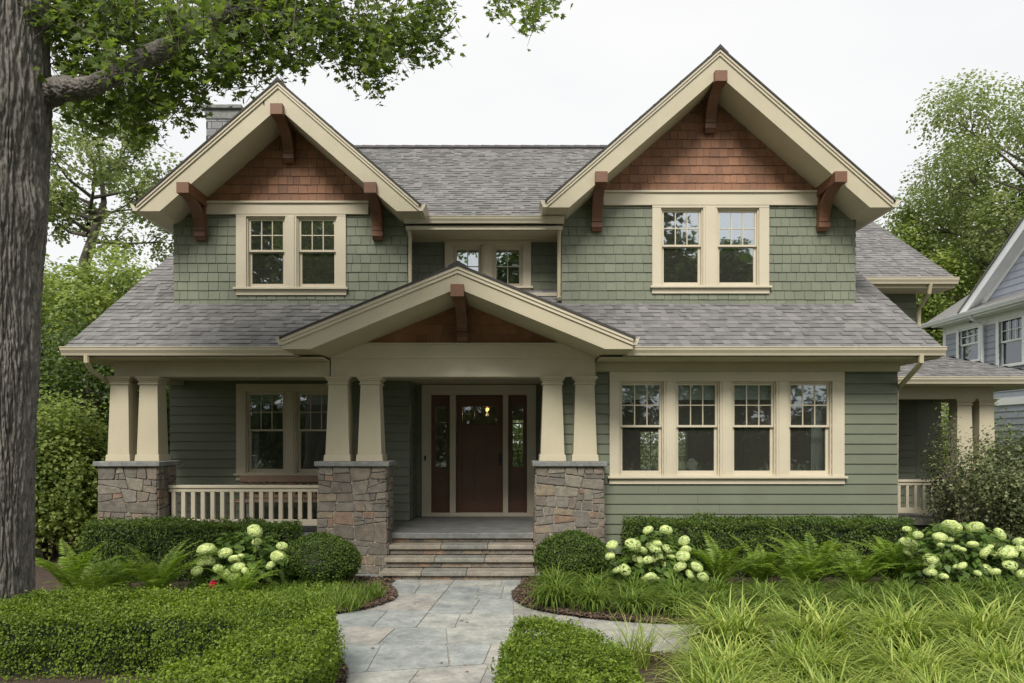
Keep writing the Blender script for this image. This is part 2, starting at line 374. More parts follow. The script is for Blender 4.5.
def cut_poly(p, c, nx, ny):
    A, B = [], []
    for i in range(len(p)):
        a, b = p[i], p[(i+1) % len(p)]; da = (a[0]-c[0])*nx+(a[1]-c[1])*ny; db = (b[0]-c[0])*nx+(b[1]-c[1])*ny
        (A if da >= 0 else B).append(a)
        if (da >= 0) != (db >= 0):
            t = da/(da-db); q = (a[0]+(b[0]-a[0])*t, a[1]+(b[1]-a[1])*t); A.append(q); B.append(q)
    return A, B
def poly_area(p): return abs(sum(p[i][0]*p[(i+1)%len(p)][1]-p[(i+1)%len(p)][0]*p[i][1] for i in range(len(p)))) / 2
def stonework(x0, x1, z0, z1, seed, big=0.42, small=0.14, skew=.11, gap=.005):
    """irregular squared rubble filling a rectangle: a list of polygons"""
    r = random.Random(seed); out = []
    def rec(p, dep):
        xs = [q[0] for q in p]; zs = [q[1] for q in p]; w_, h_ = max(xs)-min(xs), max(zs)-min(zs)
        if w_ > big*1.15 or h_ > big*.85 or (poly_area(p) > r.choice((.014, .028, .06, .12)) and dep < 9):
            v = w_ > h_*r.uniform(1.0, 1.7)
            c = (min(xs)+w_*r.uniform(.36, .64), min(zs)+h_*r.uniform(.38, .62)); a = (0 if v else math.pi/2)+r.gauss(0, skew)
            A, B = cut_poly(p, c, math.cos(a), math.sin(a))
            if len(A) > 2 and len(B) > 2 and min(poly_area(A), poly_area(B)) > .004: rec(A, dep+1); rec(B, dep+1); return
        n = len(p); cx = sum(q[0] for q in p)/n; cz = sum(q[1] for q in p)/n; ins = []
        for i in range(n):
            a, b = p[i], p[(i+1) % n]; L = math.hypot(b[0]-a[0], b[1]-a[1])
            if L < .02: continue
            e = min(.03, L*r.uniform(.06, .18))
            for t in (e/L, .5, 1-min(.03, L*r.uniform(.06, .18))/L):
                q = (a[0]+(b[0]-a[0])*t, a[1]+(b[1]-a[1])*t); nx, nz = (b[1]-a[1])/L, -(b[0]-a[0])/L
                if (cx-q[0])*nx+(cz-q[1])*nz < 0: nx, nz = -nx, -nz
                g = gap+r.uniform(-.003, .004); ins.append((q[0]+nx*g, q[1]+nz*g))
        if len(ins) < 4: return
        ar = sum(ins[i][0]*ins[(i+1)%len(ins)][1]-ins[(i+1)%len(ins)][0]*ins[i][1] for i in range(len(ins)))
        out.append(ins if ar > 0 else ins[::-1])
    rec([(x0, z0), (x1, z0), (x1, z1), (x0, z1)], 0); return out

# ================================================================== THE SETTING
gm = MB(); gm.add([(-300,-300,0),(300,-300,0),(300,500,0),(-300,500,0)], [(0,1,2,3)])
tag(gm.build('ground', M['ground']), kind='structure')
rd = MB(); rd.add([(-200,-17,.004),(200,-17,.004),(200,-9.5,.004),(-200,-9.5,.004)], [(0,1,2,3)])
tag(rd.build('road', M['road']), kind='structure')

def flagstones():
    r = random.Random(38); polys = []
    def area(p): return abs(sum(p[i][0]*p[(i+1)%len(p)][1]-p[(i+1)%len(p)][0]*p[i][1] for i in range(len(p)))) / 2
    def cut(p, c, nx, ny):
        A, B = [], []
        for i in range(len(p)):
            a, b = p[i], p[(i+1) % len(p)]; da = (a[0]-c[0])*nx+(a[1]-c[1])*ny; db = (b[0]-c[0])*nx+(b[1]-c[1])*ny
            (A if da >= 0 else B).append(a)
            if (da >= 0) != (db >= 0):
                t = da/(da-db); q = (a[0]+(b[0]-a[0])*t, a[1]+(b[1]-a[1])*t); A.append(q); B.append(q)
        return A, B
    def rec(p, dep):
        xs = [q[0] for q in p]; ys = [q[1] for q in p]; w_, h_ = max(xs)-min(xs), max(ys)-min(ys); ar = area(p)
        if ar > r.uniform(.28, .85) and dep < 14:
            c = (sum(xs)/len(xs)+r.uniform(-.12,.12)*w_, sum(ys)/len(ys)+r.uniform(-.12,.12)*h_)
            a = (0 if w_ > h_ else math.pi/2) + r.gauss(0, .10)
            A, B = cut(p, c, math.cos(a), math.sin(a))
            if len(A) > 2 and len(B) > 2: rec(A, dep+1); rec(B, dep+1); return
        polys.append(p)
    rec([(-3.4, 2.5), (10.5, 2.5), (10.5, 11), (-3.4, 11)], 0)
    m = MB()
    for p in polys:
        cx = sum(q[0] for q in p)/len(p); cy = sum(q[1] for q in p)/len(p)
        # inset by the joint, clip the corners a little
        n = len(p); ins = []
        for i in range(n):
            a, b = p[i], p[(i+1)%n]; L = math.hypot(b[0]-a[0], b[1]-a[1])
            if L < .05: continue
            e = min(.03, L*.2)
            for t in (e/L, 1-e/L):
                q = (a[0]+(b[0]-a[0])*t, a[1]+(b[1]-a[1])*t); dx, dy = q[0]-cx, q[1]-cy; l = math.hypot(dx, dy)
                ins.append((cx+dx*(1-.010/l), cy+dy*(1-.010/l)))
        if len(ins) < 3: continue
        m.xy(ins, .006, .022 + r.uniform(-.002, .003))
    return m
js = MB(); js.box(-3.4, 10.5, 2.5, 11, -.05, .012)
tag(js.build('path_bedding', M['joint']), kind='structure')
fo = flagstones().build('path', M['flag']); tag(fo, kind='structure')

def spline(pts, n=10, closed=True):
    P = [Vector((*p, 0)) for p in pts]; out = []; m = len(P)
    for i in range(m):
        p0, p1, p2, p3 = P[(i-1)%m], P[i], P[(i+1)%m], P[(i+2)%m]
        for k in range(n):
            t = k/n; q = .5*((2*p1)+(-p0+p2)*t+(2*p0-5*p1+4*p2-p3)*t*t+(-p0+3*p1-3*p2+p3)*t**3); out.append((q.x, q.y))
    return out
def bed(name, pts, z=.05):
    """planting bed of mulch: ngon with a rounded rim"""
    m = MB(); n = len(pts); cx = sum(p[0] for p in pts)/n; cy = sum(p[1] for p in pts)/n
    r0 = [(x, y, .0) for x, y in pts]
    def nrm(i):
        a, b = pts[i-1], pts[(i+1)%n]; d_ = Vector((b[1]-a[1], -(b[0]-a[0]))); return d_.normalized() if d_.length > 1e-6 else d_
    ar = sum(pts[i][0]*pts[(i+1)%n][1]-pts[(i+1)%n][0]*pts[i][1] for i in range(n)); sg = 1 if ar > 0 else -1
    r1 = [(x-nrm(i).x*sg*.05, y-nrm(i).y*sg*.05, z*.85) for i, (x, y) in enumerate(pts)]
    r2 = [(x-nrm(i).x*sg*.12, y-nrm(i).y*sg*.12, z) for i, (x, y) in enumerate(pts)]
    vv = r0+r1+r2; ff = [(k*n+i, k*n+(i+1)%n, (k+1)*n+(i+1)%n, (k+1)*n+i) for k in (0,1) for i in range(n)] + [tuple(2*n+i for i in range(n))]
    m.add(vv, ff); return tag(m.build(name, M['mulch']), kind='structure')
LB = spline([(-1.93,10.6),(-1.70,10.0),(-1.50,9.35),(-1.66,8.75),(-2.15,8.25),(-2.30,7.6),(-1.75,6.9),(-1.42,6.2),(-1.35,5.2),(-1.4,3.6),(-4,2.6),(-9,3),(-13,6),(-13,14),(-8,17),(-6.3,12),(-4,11.2)])
bed('planting_bed', LB)
RB = spline([(.36,10.6),(.14,10.0),(.02,9.35),(.18,8.75),(.62,8.33),(1.3,8.03),(2.2,7.9),(4,7.85),(8,7.7),(13,8),(14,14),(10,13.2),(6,11.6),(2,11.2)])
bed('planting_bed', RB)
MBd = spline([(-.30,3.2),(-.16,4.6),(-.02,6.0),(.35,6.62),(.95,6.80),(1.6,6.78),(4,6.85),(8,6.7),(10,5),(8,3),(3,2.6)])
bed('planting_bed', MBd)

# mulch chips scattered on the visible bed rims
def chips(poly_pts, n, seed):
    r = np.random.default_rng(seed); P = np.array(poly_pts); i = r.integers(0, len(P), n); t = r.random((n, 1)); c = P.mean(0)
    base = P[i]*(1-t)+P[(i+1) % len(P)]*t; dirn = c-base; dirn /= np.linalg.norm(dirn, axis=1)[:, None]
    q = base+dirn*(r.random((n, 1))**1.3*.55-.02); q = q[(q[:, 1] > 4.5) & (q[:, 1] < 10.6) & (q[:, 0] > -4) & (q[:, 0] < 6)]; n = len(q)
    a = r.random(n)*6.28; L = r.uniform(.008, .024, n); W = L*r.uniform(.3, .6, n); z = .05+r.random(n)*.012
    ex = np.c_[np.cos(a), np.sin(a), r.normal(0, .3, n)]; ey = np.c_[-np.sin(a), np.cos(a), r.normal(0, .3, n)]; c3 = np.c_[q, z]
    V = np.stack([c3-ex*L[:,None]-ey*W[:,None], c3+ex*L[:,None]-ey*W[:,None], c3+ex*L[:,None]+ey*W[:,None], c3-ex*L[:,None]+ey*W[:,None]], 1).reshape(-1, 3)
    return V
chipm = stone_mat('mulch_chip', [(0.08,0.05,0.036),(0.13,0.08,0.055),(0.19,0.13,0.095),(0.055,0.034,0.026),(0.10,0.064,0.046)], 30, .95, .3)
Vc = np.concatenate([chips(LB, 16000, 1), chips(RB, 16000, 2), chips(MBd, 12000, 3)])
tag(npmesh('mulch_chips', Vc, np.arange(len(Vc)).reshape(-1, 4), chipm), 'loose brown bark mulch chips along the bed edges', 'mulch', kind='stuff')

# ================================================================== THE HOUSE
house = thing('craftsman_house', 'two storey craftsman house with green siding, cream trim and cedar gables behind the garden', 'house')
DE, ZE, SL = 10.80, 3.42, 0.66           # lower roof: eave depth, eave height, slope
zl = lambda D: ZE + SL * (D - DE)
DW, DP, DD, DU, DRc = 11.40, 13.0, 13.8, 12.17, 12.70   # right wall, porch wall, door wall, upper gable walls, recess wall
XL, XR, DB_ = -6.12, 6.05, 18.5          # side walls, back wall
GC = {'r': (3.294, 2.74, 8.25, 2.456, .876, 12.17), 'l': (-3.71, 2.235, 7.735, 1.953, .87, 12.17)}   # centre, half roof, apex, half wall, slope

def px_rect(a, b, t, bo, D): return (X(a, D), X(b, D), Z(bo, D), Z(t, D))

def window(rect, D, cols=3, rows=2, glass='glass', depth=.11, single=False, mat='trim', parent=house, facing=None):
    """double-hung window set in an opening: window (jambs) > sash, pane.  facing None: street side; 'x-': in a wall whose outside is -x"""
    x0, x1, z0, z1 = rect
    T = (lambda p: p) if facing is None else (lambda p: (facing + (p[1] - D), -p[0], p[2]))
    def done(m, name, mt, par, bv=.003):
        m.v = [T(p) for p in m.v]; return m.build(name, mt, par, bv)
    m = MB(); j = .022
    m.box(x0, x0+j, D-.012, D+depth, z0, z1).box(x1-j, x1, D-.012, D+depth, z0, z1).box(x0+j, x1-j, D-.012, D+depth, z1-j, z1).box(x0+j, x1-j, D-.004, D+depth, z0, z0+j)
    wo = done(m, 'window', M[mat], parent)
    a0, a1, c0, c1 = x0+j, x1-j, z0+j, z1-j
    mid = c0 + (c1-c0)*.53
    def sash(za, zb, y, s, top, cols_, rows_, bot=None):
        q = MB(); bot = bot or s; b = .0015
        q.box(a0+b, a0+s, y, y+.035, za, zb).box(a1-s, a1-b, y, y+.035, za, zb).box(a0+s, a1-s, y, y+.035, zb-top, zb).box(a0+s, a1-s, y, y+.035, za, za+bot)
        gx0, gx1, gz0, gz1 = a0+s, a1-s, za+bot, zb-top; mw = .008
        for i in range(1, cols_): xx = gx0+(gx1-gx0)*i/cols_; q.box(xx-mw, xx+mw, y+.003, y+.033, gz0, gz1)
        for i in range(1, rows_): zz = gz0+(gz1-gz0)*i/rows_; q.box(gx0, gx1, y+.0045, y+.0315, zz-mw, zz+mw)
        so = done(q, 'sash', M[mat], wo, .002)
        p = MB(); p.box(gx0-.005, gx1+.005, y+.015, y+.019, gz0-.005, gz1+.005); done(p, 'pane', M[glass], wo, 0)
    if single: sash(c0, c1, D+.03, .045, .045, cols, rows)
    else:
        sash(mid-.02, c1, D+.02, .036, .036, cols, rows, .034)
        sash(c0, mid+.02, D+.058, .042, .030, 1, 1, .058)
    return wo

def casing(outer, opens, D, sill=(None, None), head=None, mat='trim', out=.045, name='window_casing', apron=.09, sillh=.035):
    """flat casing boards round one or several openings, with a projecting sill and an apron"""
    x0, x1, z0, z1 = outer; m = MB(); opens = sorted(opens)
    oz0, oz1 = opens[0][2], opens[0][3]
    m.box(x0, x1, D-out-.004, D+.02, oz1, z1)                      # head
    xs = [x0] + [v for o in opens for v in (o[0], o[1])] + [x1]
    for i in range(0, len(xs), 2):
        m.box(xs[i], xs[i+1], D-out, D+.02, oz0, oz1)
        if i not in (0, len(xs)-2) and xs[i+1]-xs[i] > .12: m.box(xs[i]+.035, xs[i+1]-.035, D-out-.014, D-out+.002, oz0, oz1-.001)
    m.box(x0-.035, x1+.035, D-out-.045, D+.02, oz0-sillh, oz0)      # sill
    m.box(x0-.005, x1+.005, D-out+.004, D+.02, oz0-sillh-apron, oz0-sillh)
    return m.build(name, M[mat], house, .004)

# ---- openings
up_r = [px_rect(660.6,702.5,208.5,286.5,DU), px_rect(716.5,758.4,208.5,286.5,DU)]
up_l = [px_rect(247,286,217,288,DU), px_rect(297.3,337.3,217,288,DU)]
mid_w = [px_rect(453,482,245,287,DRc), px_rect(492.5,523,245,287,DRc)]
low_r = [px_rect(a,b,381.5,476,DW) for a, b in ((618.8,663.4),(675,719.2),(731.2,775.4),(787.6,831.2))]
low_l = [px_rect(246.5,285.6,391.5,473.5,DP), px_rect(296.2,335.3,391.5,473.5,DP)]
door_open = px_rect(431,527,395,511.5,DD)

# ---- walls, lower floor
def lower_walls():
    m = MB(); ZT = 3.3
    holed(m, .58, XR, DW, DW+.16, .25, ZT, low_r); lap(m, 'x', DW, .58, XR, .25, 3.12, low_r, .157, -1)
    m.box(.58, .74, DW+.16, DD, .25, ZT); lap(m, 'y', .58, DW+.165, DD-.03, .6, 3.08, [], .157, -1)
    m.box(XR-.16, XR, DW+.16, DB_, .25, ZT); lap(m, 'y', XR, DW+.165, DB_, .25, ZT, [], .157, 1)
    m.build('wall', M['green'], house)
    m = MB(); holed(m, XL, -1.83, DP, DP+.16, .3, ZT, low_l); lap(m, 'x', DP, XL, -1.83, .6, 3.08, low_l, .157, -1)
    m.box(-1.99, -1.83, DP+.16, DD, .3, ZT); lap(m, 'y', -1.83, DP+.165, DD-.03, .6, 3.08, [], .157, 1)
    m.box(XL, XL+.16, DP+.16, DB_, .25, ZT); lap(m, 'y', XL, DP+.165, DB_, .25, ZT, [], .157, -1)
    m.build('wall', M['green'], house)
    m = MB(); dh = (door_open[0], door_open[1], .5, door_open[3])
    holed(m, -1.83, .58, DD, DD+.16, .3, ZT, [dh]); lap(m, 'x', DD, -1.83, .58, .6, 3.08, [dh], .157, -1); m.build('wall', M['green'], house)
    # back wall with the far windows one sees through the rooms
    bw = [(3.27, 3.80, 1.30, 2.25), (3.90, 4.45, 1.30, 2.25), (.02, .34, 1.35, 2.55), (-3.4, -2.6, 1.4, 2.3)]
    m = MB(); holed(m, XL, XR, DB_, DB_+.16, .25, ZT, bw); m.build('wall', M['green'], house)
    m = MB()
    for r_ in bw:
        a, b, c, d_ = r_
        m.box(a-.05, a, DB_-.04, DB_+.1, c, d_).box(b, b+.05, DB_-.04, DB_+.1, c, d_).box(a-.05, b+.05, DB_-.04, DB_+.1, d_, d_+.05).box(a-.05, b+.05, DB_-.04, DB_+.1, c-.05, c)
        m.box((a+b)/2-.008, (a+b)/2+.008, DB_+.02, DB_+.05, c, d_)
        for k in (1, 2): zz = c+(d_-c)*k/3; m.box(a, b, DB_+.022, DB_+.048, zz-.008, zz+.008)
    m.build('window_casing', M['doorwood'], house)
    # side gable ends under the lower roof
    for x0 in (XL, XR-.16):
        m = MB(); y0 = DP if x0 < 0 else DW
        m.yz([(y0, 3.3), (y0, zl(y0)-.18), (16.5, zl(16.5)-.22), (19.5, zl(16.5)-.22-SL*3), (19.5, 3.3)], x0, x0+.16); m.build('gable_wall', M['green'], house)
lower_walls()
# interior: floor, ceiling, partitions and dark linings
m = MB(); m.box(XL+.17, XR-.17, DW+.17, DB_-.01, .50, .585); m.build('interior_floor', M['roomfloor'], house)
m = MB(); m.box(XL+.17, XR-.17, DP+.17, DB_-.01, 3.12, 3.2); m.box(.75, XR-.17, DW+.17, DP+.17, 3.12, 3.2); m.build('interior_ceiling', M['interior'], house)
m = MB(); m.box(-1.98, -1.86, DD+.17, 16.5, .586, 3.119); m.box(1.0, 1.12, DD+.3, 15.5, .586, 3.119); m.box(-5, -3.6, 17.2, 17.3, .586, 3.119)
m.box(XR-.20, XR-.165, DW+.2, DB_-.2, .586, 3.119); m.box(XL+.165, XL+.2, DP+.2, DB_-.2, .586, 3.119); m.build('interior_wall', M['interior'], house)

# ---- upper storey walls
def gable_wall(key, opens, belt_px, belt_t, belt_b, mats):
    cx, hw, za, ww, sl, D = GC[key]; x0, x1 = cx-ww, cx+ww; zb = zl(D)-.12
    zs = Z(belt_b, D); zr = Z(belt_t, D)
    soff = lambda x: za-.43-sl*abs(x-cx)
    zc = soff(x0)+.04; bx0, bx1 = X(belt_px[0], D), X(belt_px[1], D)
    m = MB(); holed(m, bx0, bx1, D, D+.14, zb, zs, opens)
    m.xz([(x0, zb), (bx0, zb), (bx0, soff(bx0)+.04), (x0, zc)], D, D+.14).xz([(bx1, zb), (x1, zb), (x1, zc), (bx1, soff(bx1)+.04)], D, D+.14)
    m.xz([(bx0, zs), (bx1, zs), (bx1, soff(bx1)+.04), (cx, za-.40), (bx0, soff(bx0)+.04)], D, D+.14)
    m.box(x0, x0+.14, D+.14, 16.4, zb, soff(x0)+.1).box(x1-.14, x1, D+.14, 16.4, zb, soff(x0)+.1)
    m.build('wall', M['shingle_green'], house)
    wall_shingles(D, zb+.03, zs, lambda z: (x0, x1) if z < soff(x0) else (cx-(za-.40-z)/sl, cx+(za-.40-z)/sl), [(*o[:2], o[2]-.1, o[3]+.2) for o in opens], 'shingle_green', .153, 5 if key == 'r' else 6, house, 'shingle_siding')
    # green field beside the belt, cedar above it
    bx0, bx1 = X(belt_px[0], D), X(belt_px[1], D)
    wall_shingles(D+.001, zs, soff(bx0)+.05, lambda z: (max(x0, cx-(za-.40-z)/sl), bx0), [], 'shingle_green', .153, 8, house, 'shingle_siding')
    wall_shingles(D+.001, zs, soff(bx0)+.05, lambda z: (bx1, min(x1, cx+(za-.40-z)/sl)), [], 'shingle_green', .153, 9, house, 'shingle_siding')
    wall_shingles(D+.002, zr, za-.45, lambda z: (max(bx0, cx-(za-.40-z)/sl), min(bx1, cx+(za-.40-z)/sl)), [], 'cedar', .146, 12 if key == 'r' else 13, house, 'cedar_shingles', (.10, .19))
    m = MB(); m.box(bx0, bx1, D-.055, D+.01, zs, zr-.03).box(bx0-.01, bx1+.01, D-.085, D+.01, zr-.03, zr+.005); m.build('belt_board', M['trim'], house, .004)
    # side shingles of the projecting bay
    for sx, xx in ((-1, x0), (1, x1)):
        q = MB(); lap(q, 'y', xx, D+.01, 16.3, zb, soff(x0)+.08, [], .153, sx); q.build('wall', M['green'], house)
gable_wall('r', up_r, (603, 819), 192, 206, None)
gable_wall('l', up_l, (206.5, 369), 202.5, 215, None)
casing((X(651.8,DU), X(768.4,DU), 0, Z(206,DU)-.001), up_r, DU)
casing((X(236.8,DU), X(346.4,DU), 0, Z(215,DU)-.001), up_l, DU)
for o in up_r + up_l: window(o, DU, glass='glass_hi')
# recessed centre wall between the two gables
rx0, rx1 = GC['l'][0]+GC['l'][3], GC['r'][0]-GC['r'][3]
m = MB(); holed(m, rx0, rx1, DRc, DRc+.14, zl(DRc)-.2, 5.6, mid_w); m.build('wall', M['green'], house)
wall_shingles(DRc, zl(DRc)-.02, 5.5, lambda z: (rx0, rx1), [(*o[:2], o[2]-.1, o[3]+.1) for o in mid_w], 'shingle_green', .153, 15, house, 'shingle_siding')
casing((X(444.8,DRc), X(531,DRc), 0, Z(241,DRc)), mid_w, DRc, apron=.05)
for o in mid_w: window(o, DRc, 2, 2, 'glass_hi', single=True)
# dark rooms behind the upper windows
m = MB(); m.box(-5.4, -1.95, 14.6, 14.7, 4.4, 6.6).box(1.0, 5.5, 14.6, 14.7, 4.4, 6.9).box(-1.6, .7, 14.6, 14.7, 4.4, 6.0)
m.box(-5.5, 5.6, 12.4, 14.6, 4.5, 4.56); m.build('interior_wall', M['interior'], house)
# main upper block behind (attic ends)
m = MB()
for x0 in (-4.22, 4.0): m.yz([(13.2, 5.2), (13.2, 6.35), (16.5, 8.53), (19.8, 6.35), (19.8, 5.2)], x0, x0+.12)
m.build('gable_wall', M['green'], house)

# ---- roofs
def yprism(pts, x0, x1, mat, name='roof_deck', bevel=0):
    m = MB(); m.yz(pts, x0, x1); return m.build(name, M[mat], house, bevel)
rx = (-6.64, 6.38); zr_ = zl(16.5)
EC, EH, EA, ES, EDb = -.76, 2.45, 4.49, .412, 10.15      # entry gable: centre, half width, apex, slope, front depth
for a, b in ((rx[0], EC-2.42), (EC+2.42, rx[1])):
    yprism([(DE, ZE-.012), (16.5, zr_-.012), (22.2, ZE-.012), (22.2, ZE-.15), (16.5, zr_-.2), (DE+.12, ZE-.14), (DE, ZE-.14)], a, b, 'soffit')
yprism([(11.75, zl(11.75)-.014), (16.5, zr_-.014), (22.2, ZE-.014), (22.2, ZE-.15), (16.5, zr_-.2), (11.75, zl(11.75)-.15)], EC-2.42, EC+2.42, 'soffit')
cs = 1/math.sqrt(1+SL*SL)
def cutw(v):            # half width hidden under the entry roof at slope distance v
    z = ZE+SL*cs*v; return max(0, min(EH-.25, (EA-z)/ES-.12)) if z < EA else 0
tiles((rx[0]-.02, DE-.03, ZE-.02), (1,0,0), (0,cs,SL*cs), (16.5-DE)/cs+.03, lambda v: (0, EC-cutw(v)-rx[0]+.02), seed=21, parent=house)
tiles((rx[0]-.02, DE-.03, ZE-.02), (1,0,0), (0,cs,SL*cs), (16.5-DE)/cs+.03, lambda v: (EC+cutw(v)-rx[0]+.02, rx[1]-rx[0]+.04), seed=25, parent=house)
tiles((rx[0]-.02, 22.23, ZE-.02), (1,0,0), (0,-cs,SL*cs), (22.2-16.5)/cs+.03, lambda v: (0, rx[1]-rx[0]+.04), seed=22, parent=house, ex=.2, wmin=.4, wmax=.8)
# upper main roof
U0, UZ, UR = 12.0, 5.72, 16.5; zu = UZ+SL*(UR-U0)
yprism([(U0, UZ-.012), (UR, zu-.012), (21, UZ-.012), (21, UZ-.16), (UR, zu-.2), (U0+.1, UZ-.14), (U0, UZ-.14)], rx0, rx1, 'soffit')
for a, b in ((-4.3, rx0-.001), (rx1+.001, 4.2)): yprism([(12.6, UZ+.6*SL-.013), (UR, zu-.013), (20.4, UZ+.6*SL-.013), (20.4, UZ+.6*SL-.16), (UR, zu-.2), (12.6, UZ+.6*SL-.16)], a, b, 'soffit')
vk = .6/cs
tiles((-4.32, U0-.03, UZ-.02), (1,0,0), (0,cs,SL*cs), (UR-U0)/cs+.03, lambda v: (0, 8.54) if v > vk+.1 else (4.32+rx0-.02, 4.32+rx1+.02), seed=23, parent=house, ex=.135)
tiles((-4.32, 21.03, UZ-.02), (1,0,0), (0,-cs,SL*cs), 5.4, lambda v: (0, 8.54), seed=24, parent=house, ex=.2, wmin=.4, wmax=.8)
m = MB(); x = -4.3
while x < 4.0: m.add([(x, UR-.17, zu-.065), (x+.33, UR-.17, zu-.07), (x+.33, UR, zu+.05), (x, UR, zu+.06), (x, UR+.17, zu-.065), (x+.33, UR+.17, zu-.07)], [(0,1,2,3),(3,2,5,4)]); x += .3
m.build('ridge_cap', M['lead'], house)
m = MB(); m.box(rx0, rx1, U0+.1, DRc+.1, 5.53, 5.56); m.box(rx0, rx1, DRc-.05, DRc+.05, 5.5, 5.53); m.build('soffit', M['soffit'], house)

def gutter(mb, p0, p1, out, h=.12, wd=.12):
    """K-style gutter from p0 to p1 (top back edge), `out` = outward unit vector"""
    o = Vector(out); p0 = Vector(p0); p1 = Vector(p1); z = Vector((0, 0, 1))
    pr = [(0, 0), (0, -h), (wd*.62, -h), (wd*.72, -h*.72), (wd*.95, -h*.35), (wd, -h*.05), (wd+.008, -h*.05), (wd+.008, .006), (wd-.02, .006), (wd-.02, -.01), (.01, -.01), (.01, 0)]
    mb.prism([tuple(p0+o*a+z*b) for a, b in pr], tuple(p1-p0))
for a, b in ((rx[0]-.02, -3.22), (1.70, rx[1]+.02)):
    m = MB(); gutter(m, (a, DE, ZE-.01), (b, DE, ZE-.01), (0,-1,0)); m.box(a, b, DE, DE+.03, ZE-.152, ZE-.02); m.build('gutter', M['trim'], house)
m = MB(); gutter(m, (rx0-.02, U0, UZ-.01), (rx1+.02, U0, UZ-.01), (0,-1,0), .10, .1); m.box(rx0, rx1, U0, U0+.03, UZ-.2, UZ-.02); m.build('gutter', M['trim'], house)
# boxed eave under the lower roof, and the frieze over the big window
for b in ((1.31, rx[1], DE+.03, DW+.02), (rx[0], XL, DE+.03, 18), (XL+.001, -2.83, DE+.03, 11.6), (XR, rx[1], DW+.021, 18)):
    m = MB(); m.box(*b, 3.255, 3.28); m.build('soffit', M['soffit'], house)
m = MB(); m.box(.60, XR+.03, DW-.035, DW+.02, Z(371.7,DW), 3.254).build('frieze', M['soffit'], house, .004)

def gable_roof(cx, hw, za, sl, Db, Dbk, tip, th, seed, ex=.142, cap=True):
    """front gable: closed soffit box, tabs, barge boards with crown strips, ridge cap"""
    tz = za-sl*hw; inn = (th-tip)/sl
    sec = [(cx, za-.012), (cx+hw, tz-.012), (cx+hw, tz-tip), (cx+hw-inn, tz-tip), (cx, za-th), (cx-hw+inn, tz-tip), (cx-hw, tz-tip), (cx-hw, tz-.012)]
    m = MB()
    for s in (1, -1):
        q = [(cx, za-.012), (cx+s*hw, tz-.012), (cx+s*hw, tz-tip), (cx+s*(hw-inn), tz-tip), (cx, za-th)]
        m.xz(q, Db+.03, Dbk)
    m.build('soffit', M['soffit'], house)
    c = 1/math.sqrt(1+sl*sl); L = hw/c+.03
    for s in (1, -1):
        tiles((cx+s*(hw+.025), Db-.045, tz-.025*sl-.004), (0,1,0), (-s*c,0,sl*c), L, lambda v: (0, Dbk-Db+.045), seed=seed+s, parent=house, ex=ex)
        # barge board + two crown strips
        for (name, t0, t1, y0, mt) in (('barge_board', .115, th, Db, 'cream'), ('crown_moulding', .065, .118, Db-.022, 'trim'), ('crown_moulding', .018, .068, Db-.04, 'trim')):
            b_ = MB(); tp = min(t1, tip+.0)
            if t1 > tip: i2 = (t1-tip)/sl; pts = [(cx, za-t0), (cx+s*hw, tz-t0), (cx+s*hw, tz-tip), (cx+s*(hw-i2), tz-tip), (cx, za-t1)]
            else: pts = [(cx, za-t0), (cx+s*hw, tz-t0), (cx+s*hw, tz-t1), (cx, za-t1)]
            b_.xz(pts, y0, Db+.029); b_.build(name, M[mt], house, .003)
        b_ = MB(); b_.xz([(cx, za+.012), (cx+s*(hw+.03), tz+.012-.03*sl), (cx+s*(hw+.03), tz-.02-.03*sl), (cx, za-.02)], Db-.055, Db-.02); b_.build('drip_edge', M['lead'], house)
    m = MB(); y = Db-.05
    while y < Dbk-.3:
        e = .13; m.add([(cx-e, y, za-e*sl+.03), (cx-e, y+.33, za-e*sl+.022), (cx, y+.33, za+.04), (cx, y, za+.05), (cx+e, y, za-e*sl+.03), (cx+e, y+.33, za-e*sl+.022), (cx, y, za-.02), (cx-e, y, za-e*sl-.01), (cx+e, y, za-e*sl-.01)],
              [(0,1,2,3),(3,2,5,4),(7,0,3,6),(6,3,4,8)]); y += .28
    m.build('ridge_cap', M['lead'], house)
for k in 'rl':
    cx, hw, za, ww, sl, D = GC[k]; gable_roof(cx, hw, za, sl, 11.52, 16.4, .12, .43, 30 if k == 'r' else 40)
    tz = za-sl*hw
    for s in (1, -1):
        inner = (k == 'r') == (s < 0)
        m = MB(); gutter(m, (cx+s*hw, 11.50, tz-.01), (cx+s*hw, 12.02 if inner else 16.3, tz-.01), (s,0,0), .11, .10); m.build('gutter', M['trim'], house)
gable_roof(EC, EH, EA, ES, EDb, 12.55, .17, .33, 50)
for s in (1, -1):
    m = MB(); gutter(m, (EC+s*EH, EDb, EA-ES*EH-.01), (EC+s*EH, 11.0, EA-ES*EH-.01), (s,0,0), .10, .09); m.build('gutter', M['trim'], house)

